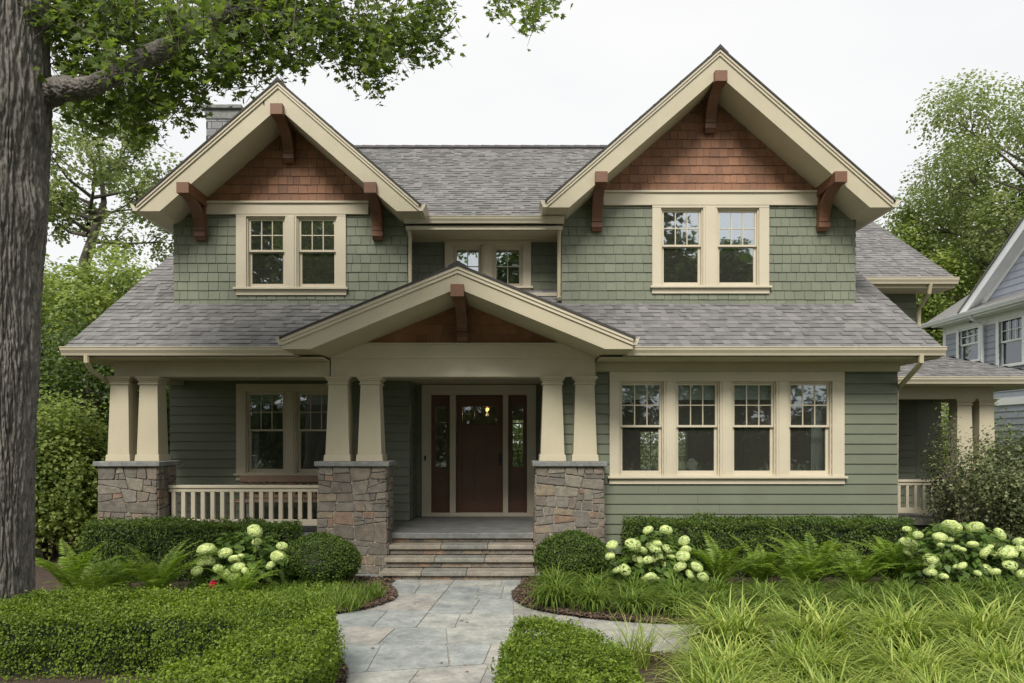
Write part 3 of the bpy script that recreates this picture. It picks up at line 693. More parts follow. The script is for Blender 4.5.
# brackets (knee braces)
def bracket(x, Dw, Df, ztop, zbot, wd=.17):
    m = MB(); h = .17; w2 = wd/2
    m.box(x-w2-.012, x+w2+.012, Df, Dw, ztop-h, ztop)
    n = 10; z1 = ztop-h; zb = zbot+.06; a = []
    y_out, th_ = Df+.10, .11
    for i in range(n+1):      # concave outer face
        t = i/n*math.pi/2; a.append((Dw-.10-(Dw-.10-y_out)*(1-math.sin(t))*1.0, z1-(z1-zb-.05)*(1-math.cos(t))) if False else (y_out+(Dw-.12-y_out)*math.sin(t), z1-(z1-zb-.08)*(1-math.cos(t))))
    b = [(min(Dw-.085, p+.13), q) if i > 0 else (p+.17, q) for i, (p, q) in enumerate(a)]
    for i in range(n): m.yz([a[i], a[i+1], b[i+1], b[i]], x-w2, x+w2)
    m.box(x-w2, x+w2, Dw-.09, Dw, zb, z1)
    m.box(x-w2-.008, x+w2+.008, Dw-.125, Dw, zbot+.05, zbot+.13)
    m.yz([(Dw-.11, zbot+.05), (Dw-.06, zbot), (Dw, zbot), (Dw, zbot+.05)], x-w2, x+w2)
    return m.build('bracket', M['timber'], house, .006)
Dwb = DU-.022
bracket(3.294, Dwb, 11.42, 7.86, 7.16); bracket(3.294+1.885, Dwb, 11.42, 6.27, 5.52); bracket(3.294-1.885, Dwb, 11.42, 6.27, 5.52)
bracket(-3.71, Dwb, 11.42, 7.34, 6.66); bracket(-3.71+1.475, Dwb, 11.42, 6.10, 5.37); bracket(-3.71-1.475, Dwb, 11.42, 6.10, 5.37)
bracket(EC, 11.22, 10.05, 4.20, 3.56, .16)

# ---- entry gable wall, beams, porch ceiling
ZB = 3.02; DBm = 11.25
m = MB(); m.xz([(EC-2.1, 3.5), (EC+2.1, 3.5), (EC, EA-.33)], DBm+.02, DBm+.15); m.build('gable_wall', M['cedar'], house)
wall_shingles(DBm+.02, 3.53, EA-.3, lambda z: (EC-(EA-.32-z)/ES, EC+(EA-.32-z)/ES), [], 'cedar', .15, 61, house, 'cedar_shingles', (.10, .2))
m = MB(); m.box(EC-2.05, EC+2.05, DBm, DBm+.34, ZB, 3.50).box(EC-2.05-.018, EC+2.05+.018, DBm-.018, DBm+.34, 3.30, 3.52).box(EC-2.08, EC+2.08, DBm-.04, DBm+.05, 3.52, 3.545)
m.build('entry_beam', M['trim'], house, .005)
m = MB(); m.box(-6.17, EC-2.07, DBm+.01, DBm+.32, ZB, 3.27).box(-6.17, -5.87, DBm+.32, DP, ZB, 3.25).build('porch_beam', M['cream'], house, .005)
m = MB(); m.box(-6.1, .58, DBm+.33, DP+.01, 3.10, 3.13).box(-1.83, .58, DP+.01, DD, 3.10, 3.13).build('porch_ceiling', M['soffit'], house)
m = MB(); m.box(.585, 1.32, DBm+.34, DW-.036, ZB, 3.25); m.build('porch_beam', M['cream'], house)

# ---- stone piers and tapered columns
def pier(cx, y0, y1, hw, hb, ztop, seed):
    p = MB(); p.taper(cx, (y0+y1)/2, 0, ztop-.07, hb-.02, hw-.02, (y1-y0)/2+.03, (y1-y0)/2-.02)
    po = p.build('stone_pier', M['mortar'], house)
    s = MB(); cy = (y0+y1)/2; hd = (y1-y0)/2
    def face(w_, place, sd):
        for poly in stonework(-w_, w_, .02, ztop-.075, sd):
            n = len(poly); cxx = sum(a for a, b in poly)/n; czz = sum(b for a, b in poly)/n; pr = rnd.uniform(.006, .018)
            o0 = [place(a, b, -.03) for a, b in poly]; o1 = [place(a, b, pr*.55) for a, b in poly]
            o2 = [place(cxx+(a-cxx)*.92, czz+(b-czz)*.90, pr) for a, b in poly]
            s.add(o0+o1+o2, [(k*n+i, k*n+(i+1)%n, (k+1)*n+(i+1)%n, (k+1)*n+i) for k in (0, 1) for i in range(n)] + [tuple(2*n+i for i in range(n))])
    f = lambda z: 1+(hb/hw-1)*(1-z/ztop)
    face(hw, lambda a, b, o: (cx+a*f(b), y0-o-.03*(1-b/ztop), b), seed)
    face(hd, lambda a, b, o: (cx+hw*f(b)+o, cy+a, b), seed+1)
    face(hd, lambda a, b, o: (cx-hw*f(b)-o, cy-a, b), seed+2)
    face(hw, lambda a, b, o: (cx-a*f(b), y1+o, b), seed+3)
    s.build('pier_stones', M['stone'], po)
    c = MB(); c.box(cx-hw-.06, cx+hw+.06, y0-.06, y1+.06, ztop-.075, ztop); c.build('pier_cap', M['cap'], po, .012)
ZP = 1.715
def column(x, y, z0, z1, b0=.215, b1=.158):
    m = MB(); m.taper(x, y, z0+.10, z1-.12, b0-.012, b1)
    co = m.build('porch_column', M['cream'], house, .004)
    m = MB(); m.taper(x, y, z0, z0+.10, b0+.012, b0+.004); m.build('column_base', M['cream'], co, .006)
    m = MB(); m.taper(x, y, z1-.125, z1-.105, b1+.022, b1+.022); m.taper(x, y, z1-.105, z1-.065, b1+.008, b1+.008); m.taper(x, y, z1-.065, z1-.035, b1+.026, b1+.030); m.box(x-b1-.048, x+b1+.048, y-b1-.048, y+b1+.048, z1-.035, z1); m.build('capital', M['cream'], co, .004)
for i, cx in enumerate((-5.82, -2.42, .875)):
    pier(cx, 11.0, 11.60, .445 if i == 0 else .505, .46 if i == 0 else .545, ZP, 100+i*10)
    for dx in ((-.24, .21), (-.265, .23), (-.25, .25))[i]: column(cx+dx, 11.34, ZP, ZB, .178 if i == 0 else .195, .138 if i == 0 else .145)

# ---- porch floor, steps, skirt
m = MB(); m.box(-6.15, .575, 11.33, DD-.001, .50, .589)
m.build('porch_floor', M['porchstone'], house, .01)
m = MB(); m.box(-6.1, -2.9, 11.42, 11.5, .0, .499); m.build('porch_skirt', M['skirt'], house)
m = MB()
for i in range(1): pass
st = MB()
for i in range(4):
    zt = .147*(i+1); y0 = 10.43+.30*i
    x0, x1 = -1.90, .335
    if i < 3:
        t = MB(); r_ = random.Random(i+4); xs = [x0, x0+r_.uniform(.5, .9), x0+r_.uniform(1.2, 1.6), x1]
        for a, b in zip(xs[:-1], xs[1:]): t.box(a+.002, b-.002, y0, y0+.335, zt-.066, zt-r_.uniform(0, .004))
        so = t.build('stone_step', M['tread'], house, .012)
    rb = MB(); rb.box(x0+.03, x1-.02, y0+.06, y0+.30, zt-.147, zt-.067)
    if i == 3: so = None
    ro = rb.build('riser', M['mortar'], so or house)
    sr = MB()
    for poly in stonework(x0+.03, x1-.02, zt-.145, zt-.070, 300+i, .42, .10, .06, .006):
        n = len(poly); sr.add([(a, y0+.07, b) for a, b in poly]+[(a, y0+.04, b) for a, b in poly], [(j, (j+1)%n, n+(j+1)%n, n+j) for j in range(n)]+[tuple(n+j for j in range(n))])
    sr.build('riser_stones', M['stone'], so or house)

# ---- railing
def railing(x0, x1, y, ztop, zbot, n, w_=.048):
    m = MB(); m.box(x0, x1, y-.055, y+.055, ztop-.045, ztop).box(x0, x1, y-.035, y+.035, ztop-.105, ztop-.046)
    m.box(x0, x1, y-.035, y+.035, zbot, zbot+.10)
    ro = m.build('railing', M['trim'], house, .005)
    for i in range(n):
        x = x0+(x1-x0)*(i+.5)/n; b = MB(); b.box(x-w_/2, x+w_/2, y-w_/2, y+w_/2, zbot+.101, ztop-.106); b.build('baluster', M['trim'], ro, .003)
railing(-5.36, -2.93, 11.36, 1.335, .70, 16, .062)
tag_side = railing(6.08, 8.3, 13.95, 1.28, .64, 14, .055)

# ---- big lower windows
casing((X(609.3,DW), X(843.4,DW), 0, Z(371.8,DW)), low_r, DW)
for o in low_r: window(o, DW)
casing((X(236.9,DP), X(345,DP), 0, Z(384,DP)), low_l, DP)
for o in low_l: window(o, DP)

# ---- front door, sidelights, frame
m = MB(); z0, z1 = .59, Z(385,DD)
dz = Z(395,DD); xa = [X(p,DD) for p in (422,431.4,450,456,503,508.3,527,536)]
for i in (0, 2, 4, 6): m.box(xa[i], xa[i+1], DD-.05, DD+.14, z0+.07, dz)
m.box(xa[0], xa[7], DD-.055, DD+.14, dz, z1); m.box(xa[0], xa[7], DD-.06, DD+.14, z0, z0+.07); m.build('door_frame', M['trim'], house, .005)
def leaf(a, b, gl, name, ncol, label=None):
    m = MB(); zb, zt = z0+.072, dz-.002; y = DD+.05; g0, g1, gz0, gz1 = gl
    holed(m, a+.003, b-.003, y, y+.045, zb, zt, [gl])
    if name == 'front_door':
        m.box(g0-.05, g1+.05, y-.025, y, gz0-.05, gz0-.02)
        k = (b-a-.2)/3
        for i in range(2): m.box(a+.1+k*(i+.5)+k*.5-.012, a+.1+k*(i+.5)+k*.5+.012, y-.006, y+.002, zb+.22, gz0-.1)
        m.box(a+.03, a+.11, y-.010, y, zb+.03, zt-.03).box(b-.11, b-.03, y-.010, y, zb+.03, zt-.03).box(a+.11, b-.11, y-.0095, y, zb+.03, zb+.22).box(a+.11, b-.11, y-.0095, y, gz1+.03, zt-.03)
    for i in range(1, ncol): xx = g0+(g1-g0)*i/ncol; m.box(xx-.009, xx+.009, y+.004, y+.04, gz0, gz1)
    if name == 'sidelight':
        for zz in (gz0+(gz1-gz0)*.72,): m.box(g0, g1, y+.004, y+.04, zz-.012, zz+.012)
        m.box(a+.05, b-.05, y-.008, y, zb+.06, gz0-.12)
    o = m.build(name, M['doorwood'], house, .003)
    p = MB(); p.box(g0-.004, g1+.004, y+.018, y+.022, gz0-.004, gz1+.004); p.build('pane', M['glass'], o); return o
fd = leaf(xa[3], xa[4], (X(462,DD), X(497,DD), Z(424,DD), Z(406.5,DD)), 'front_door', 3)
leaf(xa[1], xa[2], (X(435.5,DD), X(446,DD), Z(467,DD), Z(406.5,DD)), 'sidelight', 1)
leaf(xa[5], xa[6], (X(512.3,DD), X(523,DD), Z(467,DD), Z(406.5,DD)), 'sidelight', 1)
hx, hz = X(500,DD), Z(458,DD)
m = MB(); m.box(hx-.025, hx+.025, DD+.03, DD+.05, hz-.13, hz+.10).tube([(hx, DD+.03, hz-.10), (hx, DD-.02, hz-.08), (hx, DD-.02, hz+.0), (hx, DD+.03, hz+.02)], .009)
m.tube([(hx, DD+.03, hz+.06), (hx, DD-.01, hz+.06)], .022, 12); m.build('handle', M['black'], fd)
m = MB(); bx_, bz_ = X(425.5,DD), Z(458,DD); m.box(bx_-.018, bx_+.018, DD-.07, DD-.05, bz_-.045, bz_+.045).tube([(bx_, DD-.07, bz_), (bx_, DD-.078, bz_)], .01, 10); m.build('doorbell', M['black'], house, .003)

# ---- downspouts
def spout(pts, r=.038):
    m = MB(); m.tube(pts, r, 8); m.build('downspout', M['soffit'], house)
spout([(-6.30, DE-.05, 3.30), (-6.30, DE-.05, 3.20), (-6.31, DE+.10, 3.08), (-6.32, 11.75, 2.82), (-6.28, 11.95, 2.70), (-6.28, 11.97, .2)])
spout([(6.06, DE-.05, 3.30), (6.06, DE-.05, 3.20), (6.07, DE+.12, 3.10), (6.11, 11.40, 2.90), (6.11, 11.55, 2.82), (6.11, 11.58, .1)])
spout([(-1.71, 12.02, 5.63), (-1.71, 12.1, 5.50), (-1.71, 12.16, 5.40), (-1.71, 12.2, 4.42)], .032)
spout([(.79, 12.02, 5.63), (.79, 12.1, 5.50), (.79, 12.16, 5.40), (.79, 12.2, 4.45), (.79, 12.12, 4.40)], .032)

# ---- rear wing and side porch on the right
WE, WZ, WS, WX = 14.7, 5.32, .64, 8.97
m = MB(); m.box(XR, 8.5, 15.3, 15.46, .25, 5.2); m.box(8.5, 9.05, 15.3, 15.46, .25, 3.3);  lap(m, 'x', 15.3, XR, 8.5, .25, 5.1, [], .157, -1); m.box(8.34, 8.5, 15.46, 21, .25, 5.2); lap(m, 'y', 8.5, 15.3, 21, .25, 5.1, [], .157, 1)
m.yz([(15.3, 5.2), (19.5, 7.9), (23.7, 5.2)], 8.34, 8.5); m.build('wall', M['green'], house)
yprism([(WE, WZ-.012), (19.5, WZ+4.8*WS-.012), (24.3, WZ-.012), (24.3, WZ-.15), (19.5, WZ+4.8*WS-.2), (WE, WZ-.15)], 5.8, WX, 'soffit')
cw = 1/math.sqrt(1+WS*WS); tiles((5.8, WE-.03, WZ-.02), (1,0,0), (0,cw,WS*cw), 4.8/cw, lambda v: (0, WX-5.8+.02), seed=71, parent=house)
m = MB(); gutter(m, (5.8, WE, WZ-.01), (WX+.02, WE, WZ-.01), (0,-1,0)); m.build('gutter', M['trim'], house)
m = MB(); m.box(5.9, WX, WE, 15.3, WZ-.20, WZ-.152); m.build('soffit', M['soffit'], house)
spout([(8.45, WE-.05, WZ-.12), (8.45, WE, WZ-.3), (8.52, 15.2, WZ-.55), (8.52, 15.2, 3.78)])
SE, SZ = 13.35, 3.20
hipm = MB(); A = (6.05, SE, SZ); B = (10.1, SE, SZ); Cc = (9.0, 15.3, 3.82); Dd = (6.05, 15.3, 3.82); E = (10.1, 18.5, SZ); G = (9.0, 17.5, 3.82)
hipm.add([A, B, Cc, Dd, E, G, (6.05, SE, SZ-.14), (10.1, SE, SZ-.14), (10.1, 18.5, SZ-.14), (6.05, 15.3, SZ-.14), (8.5, 18.5, SZ-.14), (8.5, 17.5, 3.82), (8.5, 15.3, 3.82)],
         [(0,1,2,3), (1,4,5,2), (6,7,1,0), (7,8,4,1), (9,10,8,7,6)])
hipm.v = [(x, y, z-.014) for x, y, z in hipm.v]; hipm.build('porch_roof', M['soffit'], house)
sp = (3.82-SZ)/(15.3-SE); cp = 1/math.sqrt(1+sp*sp); Lp = (15.3-SE)/cp
tiles((6.05, SE-.03, SZ-.012), (1,0,0), (0,cp,sp*cp), Lp, lambda v: (0, 4.07-1.1*v/Lp), seed=72, parent=house)
sp2 = .62/1.1; c2 = 1/math.sqrt(1+sp2*sp2); L2 = 1.1/c2
tiles((10.12, SE-.02, SZ-.012), (0,1,0), (-c2,0,sp2*c2), L2, lambda v: (1.95*v/L2, 5.1-1.0*v/L2), seed=73, parent=house)
m = MB(); gutter(m, (6.07, SE, SZ-.01), (10.2, SE, SZ-.01), (0,-1,0)); gutter(m, (10.1, SE, SZ-.01), (10.1, 18.5, SZ-.01), (1,0,0)); m.build('gutter', M['trim'], house)
m = MB(); m.box(6.07, 9.14, 13.78, 14.06, 2.82, 3.05).box(8.86, 9.14, 14.06, 17.6, 2.82, 3.05); m.build('porch_beam', M['cream'], house, .005)
m = MB(); m.box(6.07, 9.3, 13.85, 17.6, .42, .55); m.build('porch_floor', M['tread'], house)
m = MB(); m.box(6.07, 9.2, 13.92, 13.99, 0, .42); m.build('porch_skirt', M['skirt'], house)
for x in (8.60, 9.02): column(x, 13.93, 1.45, 2.82, .17, .135)
m = MB(); m.box(8.36, 9.24, 13.7, 14.2, 0, 1.45); po = m.build('stone_pier', M['mortar'], house)
s_ = MB()
for poly in stonework(8.36, 9.24, .02, 1.38, 400):
    n = len(poly); s_.add([(a, 13.7, b) for a, b in poly]+[(a, 13.67, b) for a, b in poly], [(j, (j+1)%n, n+(j+1)%n, n+j) for j in range(n)]+[tuple(n+j for j in range(n))])
s_.build('pier_stones', M['stone'], po)

# ---- chimney
m = MB(); ch = (-6.74, -6.02); y0, y1 = 16.0, 16.7; zt = Z(104,16)
m.box(ch[0]+.02, ch[1]-.02, y0+.02, y1-.02, 0, zt-.3); chim = m.build('chimney', M['mortar'], house)
m = MB(); z = 5; row = 0
while z < zt-.33:
    for (ax, a, b) in (('f', ch[0], ch[1]), ('s', y0, y1)):
        x = a-(.12 if row % 2 else 0)
        while x < b:
            p, q = max(x+.006, a), min(x+.23, b)
            if q-p > .03:
                if ax == 'f': m.box(p, q, y0, y0+.03, z+.006, z+.15)
                else: m.box(ch[0], ch[0]+.03, p, q, z+.006, z+.15); m.box(ch[1]-.03, ch[1], p, q, z+.006, z+.15)
            x += .24
    z += .156; row += 1
m.build('bricks', M['chimneystone'], chim)
m = MB(); m.box(ch[0]-.02, ch[1]+.02, y0-.02, y1+.02, zt-.33, zt-.12).box(ch[0]-.08, ch[1]+.08, y0-.08, y1+.08, zt-.12, zt-.04); m.tube([(-6.3, 16.35, zt-.04), (-6.3, 16.35, zt+.10)], .14, 14); m.build('chimney_cap', M['cap'], chim, .01)

# ================================================================== NEIGHBOUR'S HOUSE
nb = thing('neighbouring_house', 'grey-blue clapboard house with white trim beyond the right side porch', 'house', (15, 20, 0))
NX = 15.0
def nbuild(m, name, mat, par=nb, bevel=0): return m.build(name, M[mat], par, bevel)
nw1 = (23.30, 24.32, 4.62, 5.72); nw2 = (21.30, 22.32, 4.30, 5.72); nw3 = (19.2, 20.2, 4.30, 5.72)
m = MB(); hol = [nw1, nw2, nw3]
ys = sorted({14, 25.2, *[h[0] for h in hol], *[h[1] for h in hol]}); zs = sorted({0, 6.0, 4.62, 4.30, 5.72})
for i in range(len(ys)-1):
    for j in range(len(zs)-1):
        my, mz = (ys[i]+ys[i+1])/2, (zs[j]+zs[j+1])/2
        if not any(h[0] < my < h[1] and h[2] < mz < h[3] for h in hol): m.box(NX, NX+.15, ys[i], ys[i+1], zs[j], zs[j+1])
lap(m, 'y', NX, 14, 25.2, .3, 5.65, hol, .2, -1)
m.box(NX, 24, 25.05, 25.2, 0, 6.0).box(NX+.15, 24, 14, 14.15, 0, 6.0)
nbuild(m, 'wall', 'grey_siding')
m = MB(); gy0, gyr, gz0_, gzr = 23.45, 18.6, 6.25, 6.25+.72*(23.45-18.6)
m.prism([(NX+.02, 2*gyr-gy0, 6.05), (NX+.02, gy0, 6.05), (NX+.02, gyr, gzr)], (.12, 0, 0))
z = 6.08
while z < gzr-.1:
    h_ = (gzr-z)/.72*.98; m.prism([(NX-.004, gyr-h_, z), (NX-.004, gyr+h_, z), (NX+.012, gyr+h_-.27, z+.21), (NX+.012, gyr-h_+.27, z+.21)], (.02, 0, 0)); z += .2
nbuild(m, 'gable_wall', 'grey_siding')
m = MB()
for s in (1, -1):
    e = 5.25; m.prism([(NX-.32, gyr, gzr+.25), (NX-.32, gyr+s*e, gzr+.25-.72*e), (NX-.32, gyr+s*e, gzr-.05-.72*e), (NX-.32, gyr, gzr-.05)], (.05, 0, 0))
    m.prism([(NX-.27, gyr, gzr-.0), (NX-.27, gyr+s*e, gzr-.0-.72*e), (NX-.27, gyr+s*e, gzr-.05-.72*e), (NX-.27, gyr, gzr-.05)], (.3, 0, 0))
    m.prism([(NX-.03, gyr, gzr-.04), (NX-.03, gyr+s*(e-.1), gzr-.04-.72*(e-.1)), (NX-.03, gyr+s*(e-.1), gzr-.24-.72*(e-.1)), (NX-.03, gyr, gzr-.24)], (.03, 0, 0))
nbuild(m, 'barge_board', 'white')
m = MB()
for s in (1, -1): m.prism([(NX-.36, gyr, gzr+.30), (NX-.36, gyr+s*5.3, gzr+.30-.72*5.3), (NX-.36, gyr+s*5.3, gzr+.25-.72*5.3), (NX-.36, gyr, gzr+.25)], (9, 0, 0))
m.prism([(NX-.4, 25.7, 6.10), (NX-.4, 13.6, 6.10), (NX+4.6, 13.6, 9.4), (NX+4.6, 25.7, 9.4)], (0, 0, .05))
nbuild(m, 'roof', 'roof')
m = MB(); m.box(NX-.45, NX, 13.6, 25.6, 5.93, 5.97).box(NX-.46, NX-.40, 13.6, 25.6, 5.97, 6.12).box(NX-.03, NX, 14, 25.2, 5.66, 5.93).box(NX-.45, 24, 25.2, 25.6, 5.93, 5.97); m.box(NX-.05, NX+.002, 14, 25.25, 3.10, 3.32)
m.box(NX-.035, NX+.002, 25.05, 25.22, 0, 5.9)
gutter(m, (NX-.46, 13.6, 6.12), (NX-.46, 25.7, 6.12), (-1,0,0), .13, .12); nbuild(m, 'white_trim', 'white')
m = MB(); m.tube([(NX-.5, 23.0, 6.0), (NX-.42, 23.0, 5.85), (NX-.1, 23.0, 5.72), (NX-.08, 23.0, .2)], .045, 8); nbuild(m, 'downspout', 'white')
for h in hol:
    a, b, c_, d_ = h; m = MB(); o = .13
    m.box(NX-.05, NX+.02, a-o, a, c_, d_).box(NX-.05, NX+.02, b, b+o, c_, d_).box(NX-.055, NX+.02, a-o, b+o, d_, d_+.12).box(NX-.09, NX+.02, a-o-.03, b+o+.03, c_-.06, c_)
    wc = nbuild(m, 'window', 'white', nb, .004)
    q = MB(); s = .05; mid = (c_+d_)/2
    for (za, zb, xo, nc, nr) in ((mid, d_, .02, 3, 2), (c_, mid+.03, .06, 1, 1)):
        q.box(NX+xo, NX+xo+.03, a, a+s, za, zb).box(NX+xo, NX+xo+.03, b-s, b, za, zb).box(NX+xo, NX+xo+.03, a+s, b-s, zb-s, zb).box(NX+xo, NX+xo+.03, a+s, b-s, za, za+s)
        for i in range(1, nc): yy = a+s+(b-a-2*s)*i/nc; q.box(NX+xo+.004, NX+xo+.026, yy-.012, yy+.012, za+s, zb-s)
        for i in range(1, nr): zz = za+s+(zb-za-2*s)*i/nr; q.box(NX+xo+.005, NX+xo+.025, a+s, b-s, zz-.012, zz+.012)
    nbuild(q, 'sash', 'white', wc); p = MB(); p.box(NX+.075, NX+.08, a, b, c_, d_); nbuild(p, 'pane', 'glass', wc)
m = MB(); m.box(NX+1.5, NX+1.6, 14.2, 25, .1, 5.9); nbuild(m, 'interior_wall', 'interior')

# ================================================================== THINGS IN AND ON THE HOUSE
# wooden bench on the porch
bn = thing('porch_bench', 'weathered wooden bench on the porch behind the cream railing', 'bench', (-3.86, 12.45, .589))
bx0, bx1, by, bz = -4.74, -3.0, 12.45, .589
for x in (bx0+.04, (bx0+bx1)/2, bx1-.04):
    m = MB(); m.box(x-.035, x+.035, by+.22, by+.29, bz, bz+.80); m.build('leg', M['benchwood'], bn, .005)
    m = MB(); m.box(x-.035, x+.035, by-.26, by-.19, bz, bz+.40); m.build('leg', M['benchwood'], bn, .005)
m = MB()
for i in range(5): m.box(bx0, bx1, by-.27+i*.1, by-.19+i*.1, bz+.40, bz+.43)
m.build('seat', M['benchwood'], bn, .004)
m = MB(); m.box(bx0, bx1, by+.20, by+.30, bz+.72, bz+.83)
for i in range(14): x = bx0+.1+(bx1-bx0-.2)*i/13; m.box(x-.025, x+.025, by+.235, by+.26, bz+.46, bz+.72)
m.box(bx0, bx1, by+.22, by+.28, bz+.44, bz+.50); m.build('backrest', M['benchwood'], bn, .004)
for x in (bx0, bx1-.07):
    m = MB(); m.box(x, x+.07, by-.28, by+.22, bz+.62, bz+.65).box(x+.01, x+.06, by-.26, by-.20, bz+.43, bz+.62); m.build('armrest', M['benchwood'], bn, .004)
# pendant lamp in the hall
lx, ly, lz = X(487,15.6), 15.6, Z(409,15.6)
pl = thing('pendant_lamp', 'small lit pendant lamp seen through the front door glass', 'lamp', (lx, ly, 3.12))
m = MB(); m.tube([(lx, ly, 3.12), (lx, ly, lz+.12)], .008); m.lathe([(.0, 3.12), (.06, 3.12), (.05, 3.09), (0, 3.085)], lx, ly); m.build('rod', M['black'], pl)
m = MB(); m.lathe([(.02, lz+.13), (.05, lz+.11), (.11, lz+.02), (.10, lz+.02), (.04, lz+.10)], lx, ly); m.build('lamp_shade', M['black'], pl, smooth=True)
m = MB(); m.lathe([(0, lz+.06), (.035, lz+.04), (.045, lz), (.035, lz-.035), (0, lz-.05)], lx, ly, 14); m.build('bulb', M['bulb'], pl, smooth=True)
lo = bpy.data.objects.new('bulb_light', bpy.data.lights.new('bulb_light', 'POINT')); C.objects.link(lo); lo.location = (0, 0, lz-.12-3.12); lo.parent = pl
lo.data.energy = 4; lo.data.color = (1, .62, .3); lo.data.shadow_soft_size = .05
# shades and curtains
wn = ['first', 'second', 'third', 'fourth']
def shade(o, D, drop, label, group):
    m = MB(); x0, x1 = o[0]+.01, o[1]-.01; z1 = o[3]-.01
    k = 4
    for i in range(k): a = z1-drop*i/k; m.yz([(D+.125, a), (D+.135, a-drop/k*.5), (D+.125, a-drop/k), (D+.118, a-drop/k), (D+.127, a-drop/k*.5), (D+.118, a)], x0, x1)
    tag(m.build('window_shade', M['fabric']), label, 'shade', group)
for i, o in enumerate(low_r): shade(o, DW, .27, 'pale fabric shade half raised in the %s window from the left of the four-window group' % wn[i], 'fabric shades in the four-window group')
def curtain(x0, x1, y, z0, z1, label, folds=5):
    m = MB(); n = folds*6; P = []
    for i in range(n+1):
        t = i/n; P.append((x0+(x1-x0)*t, y+.022*math.sin(t*folds*2*math.pi)))
    V_ = []; 
    for (z, sc) in ((z0, 1.0), ((z0+z1)/2, .95), (z1, .8)):
        cxm = (x0+x1)/2; V_ += [(cxm+(a-cxm)*sc, b, z) for a, b in P]
    fs = [(r_*(n+1)+i, r_*(n+1)+i+1, (r_+1)*(n+1)+i+1, (r_+1)*(n+1)+i) for r_ in (0, 1) for i in range(n)]
    m.add(V_, fs); o = m.build('curtain', M['fabric'], smooth=True); s = o.modifiers.new('thick', 'SOLIDIFY'); s.thickness = .004
    tag(o, label, 'curtain', 'curtains behind the lower windows'); return o
curtain(X(811,11.75), X(823,11.75), 11.75, .75, 3.05, 'pale gathered curtain behind the right-hand window of the four-window group')
curtain(X(250,13.3), X(259,13.3), 13.3, .75, 3.05, 'narrow pale curtain inside the porch window farthest from the front door')
for i, o in enumerate(low_l): shade(o, DP, .22, ['pale fabric valance in the porch window farthest from the front door', 'pale fabric valance in the porch window nearer the front door'][i], 'valances in the porch windows')

# ================================================================== PLANTS
def unit(a): return a/np.maximum(np.linalg.norm(a, axis=1), 1e-9)[:, None]
def quads_leaves(P, N, size, r, jitter=.9, aspect=.45, fold=.15, updir=None):
    """diamond leaves at P facing roughly N"""
    n = len(P); N = unit(N+r.normal(0, jitter, (n, 3))); a = unit(np.cross(N, r.normal(0, 1, (n, 3))))
    if updir is not None: a = unit(a*.6+np.array(updir)[None]*1.0+r.normal(0, .3, (n, 3))); a = unit(a-N*(a*N).sum(1)[:, None])
    b = np.cross(N, a); s = (size*r.uniform(.65, 1.3, n))[:, None]
    tip = P+a*s; base = P; m_ = P+a*s*.45
    V = np.stack([base, m_+b*s*aspect+N*s*fold, tip, m_-b*s*aspect+N*s*fold], 1)
    return V.reshape(-1, 3)
def quad_faces(V): return np.arange(len(V)).reshape(-1, 4)
STAR = []
for ang, rr in ((-90,.08),(-50,.46),(-25,.42),(5,.72),(24,.46),(50,.80),(68,.50),(90,1.0),(112,.50),(130,.80),(156,.46),(175,.72),(205,.42),(230,.46)):
    STAR.append((rr*.62*math.cos(R(ang)), .42+rr*.62*math.sin(R(ang))))
def star_leaves(P, N, size, r, jitter=.5, droop=.4):
    n = len(P); N = unit(N+r.normal(0, jitter, (n, 3))); a = r.normal(0, 1, (n, 3)); a[:, 2] -= droop; a = unit(a-N*(a*N).sum(1)[:, None]); b = np.cross(N, a)
    s = (size*r.uniform(.6, 1.25, n)); k = len(STAR); st = np.array(STAR)
    cup = (np.abs(st[:, 0])**1.0*.35)[None, :, None]*s[:, None, None]*N[:, None, :]*r.choice([-1, 1], n)[:, None, None]
    V = P[:, None, :]+b[:, None, :]*st[None, :, 0, None]*s[:, None, None]+a[:, None, :]*st[None, :, 1, None]*s[:, None, None]-cup
    return V.reshape(-1, 3), np.arange(n*k).reshape(-1, k)

def fbm(x, y, z): return mnoise.fractal(Vector((x, y, z)), 1.0, 2.0, 4)

def twigs_and_leaves(anchor_pts, n_leaf, spread, size, r, flat=.7):
    c = anchor_pts[r.integers(0, len(anchor_pts), n_leaf)]
    return c+r.normal(0, 1, (n_leaf, 3))*np.array([spread, spread, spread*flat])

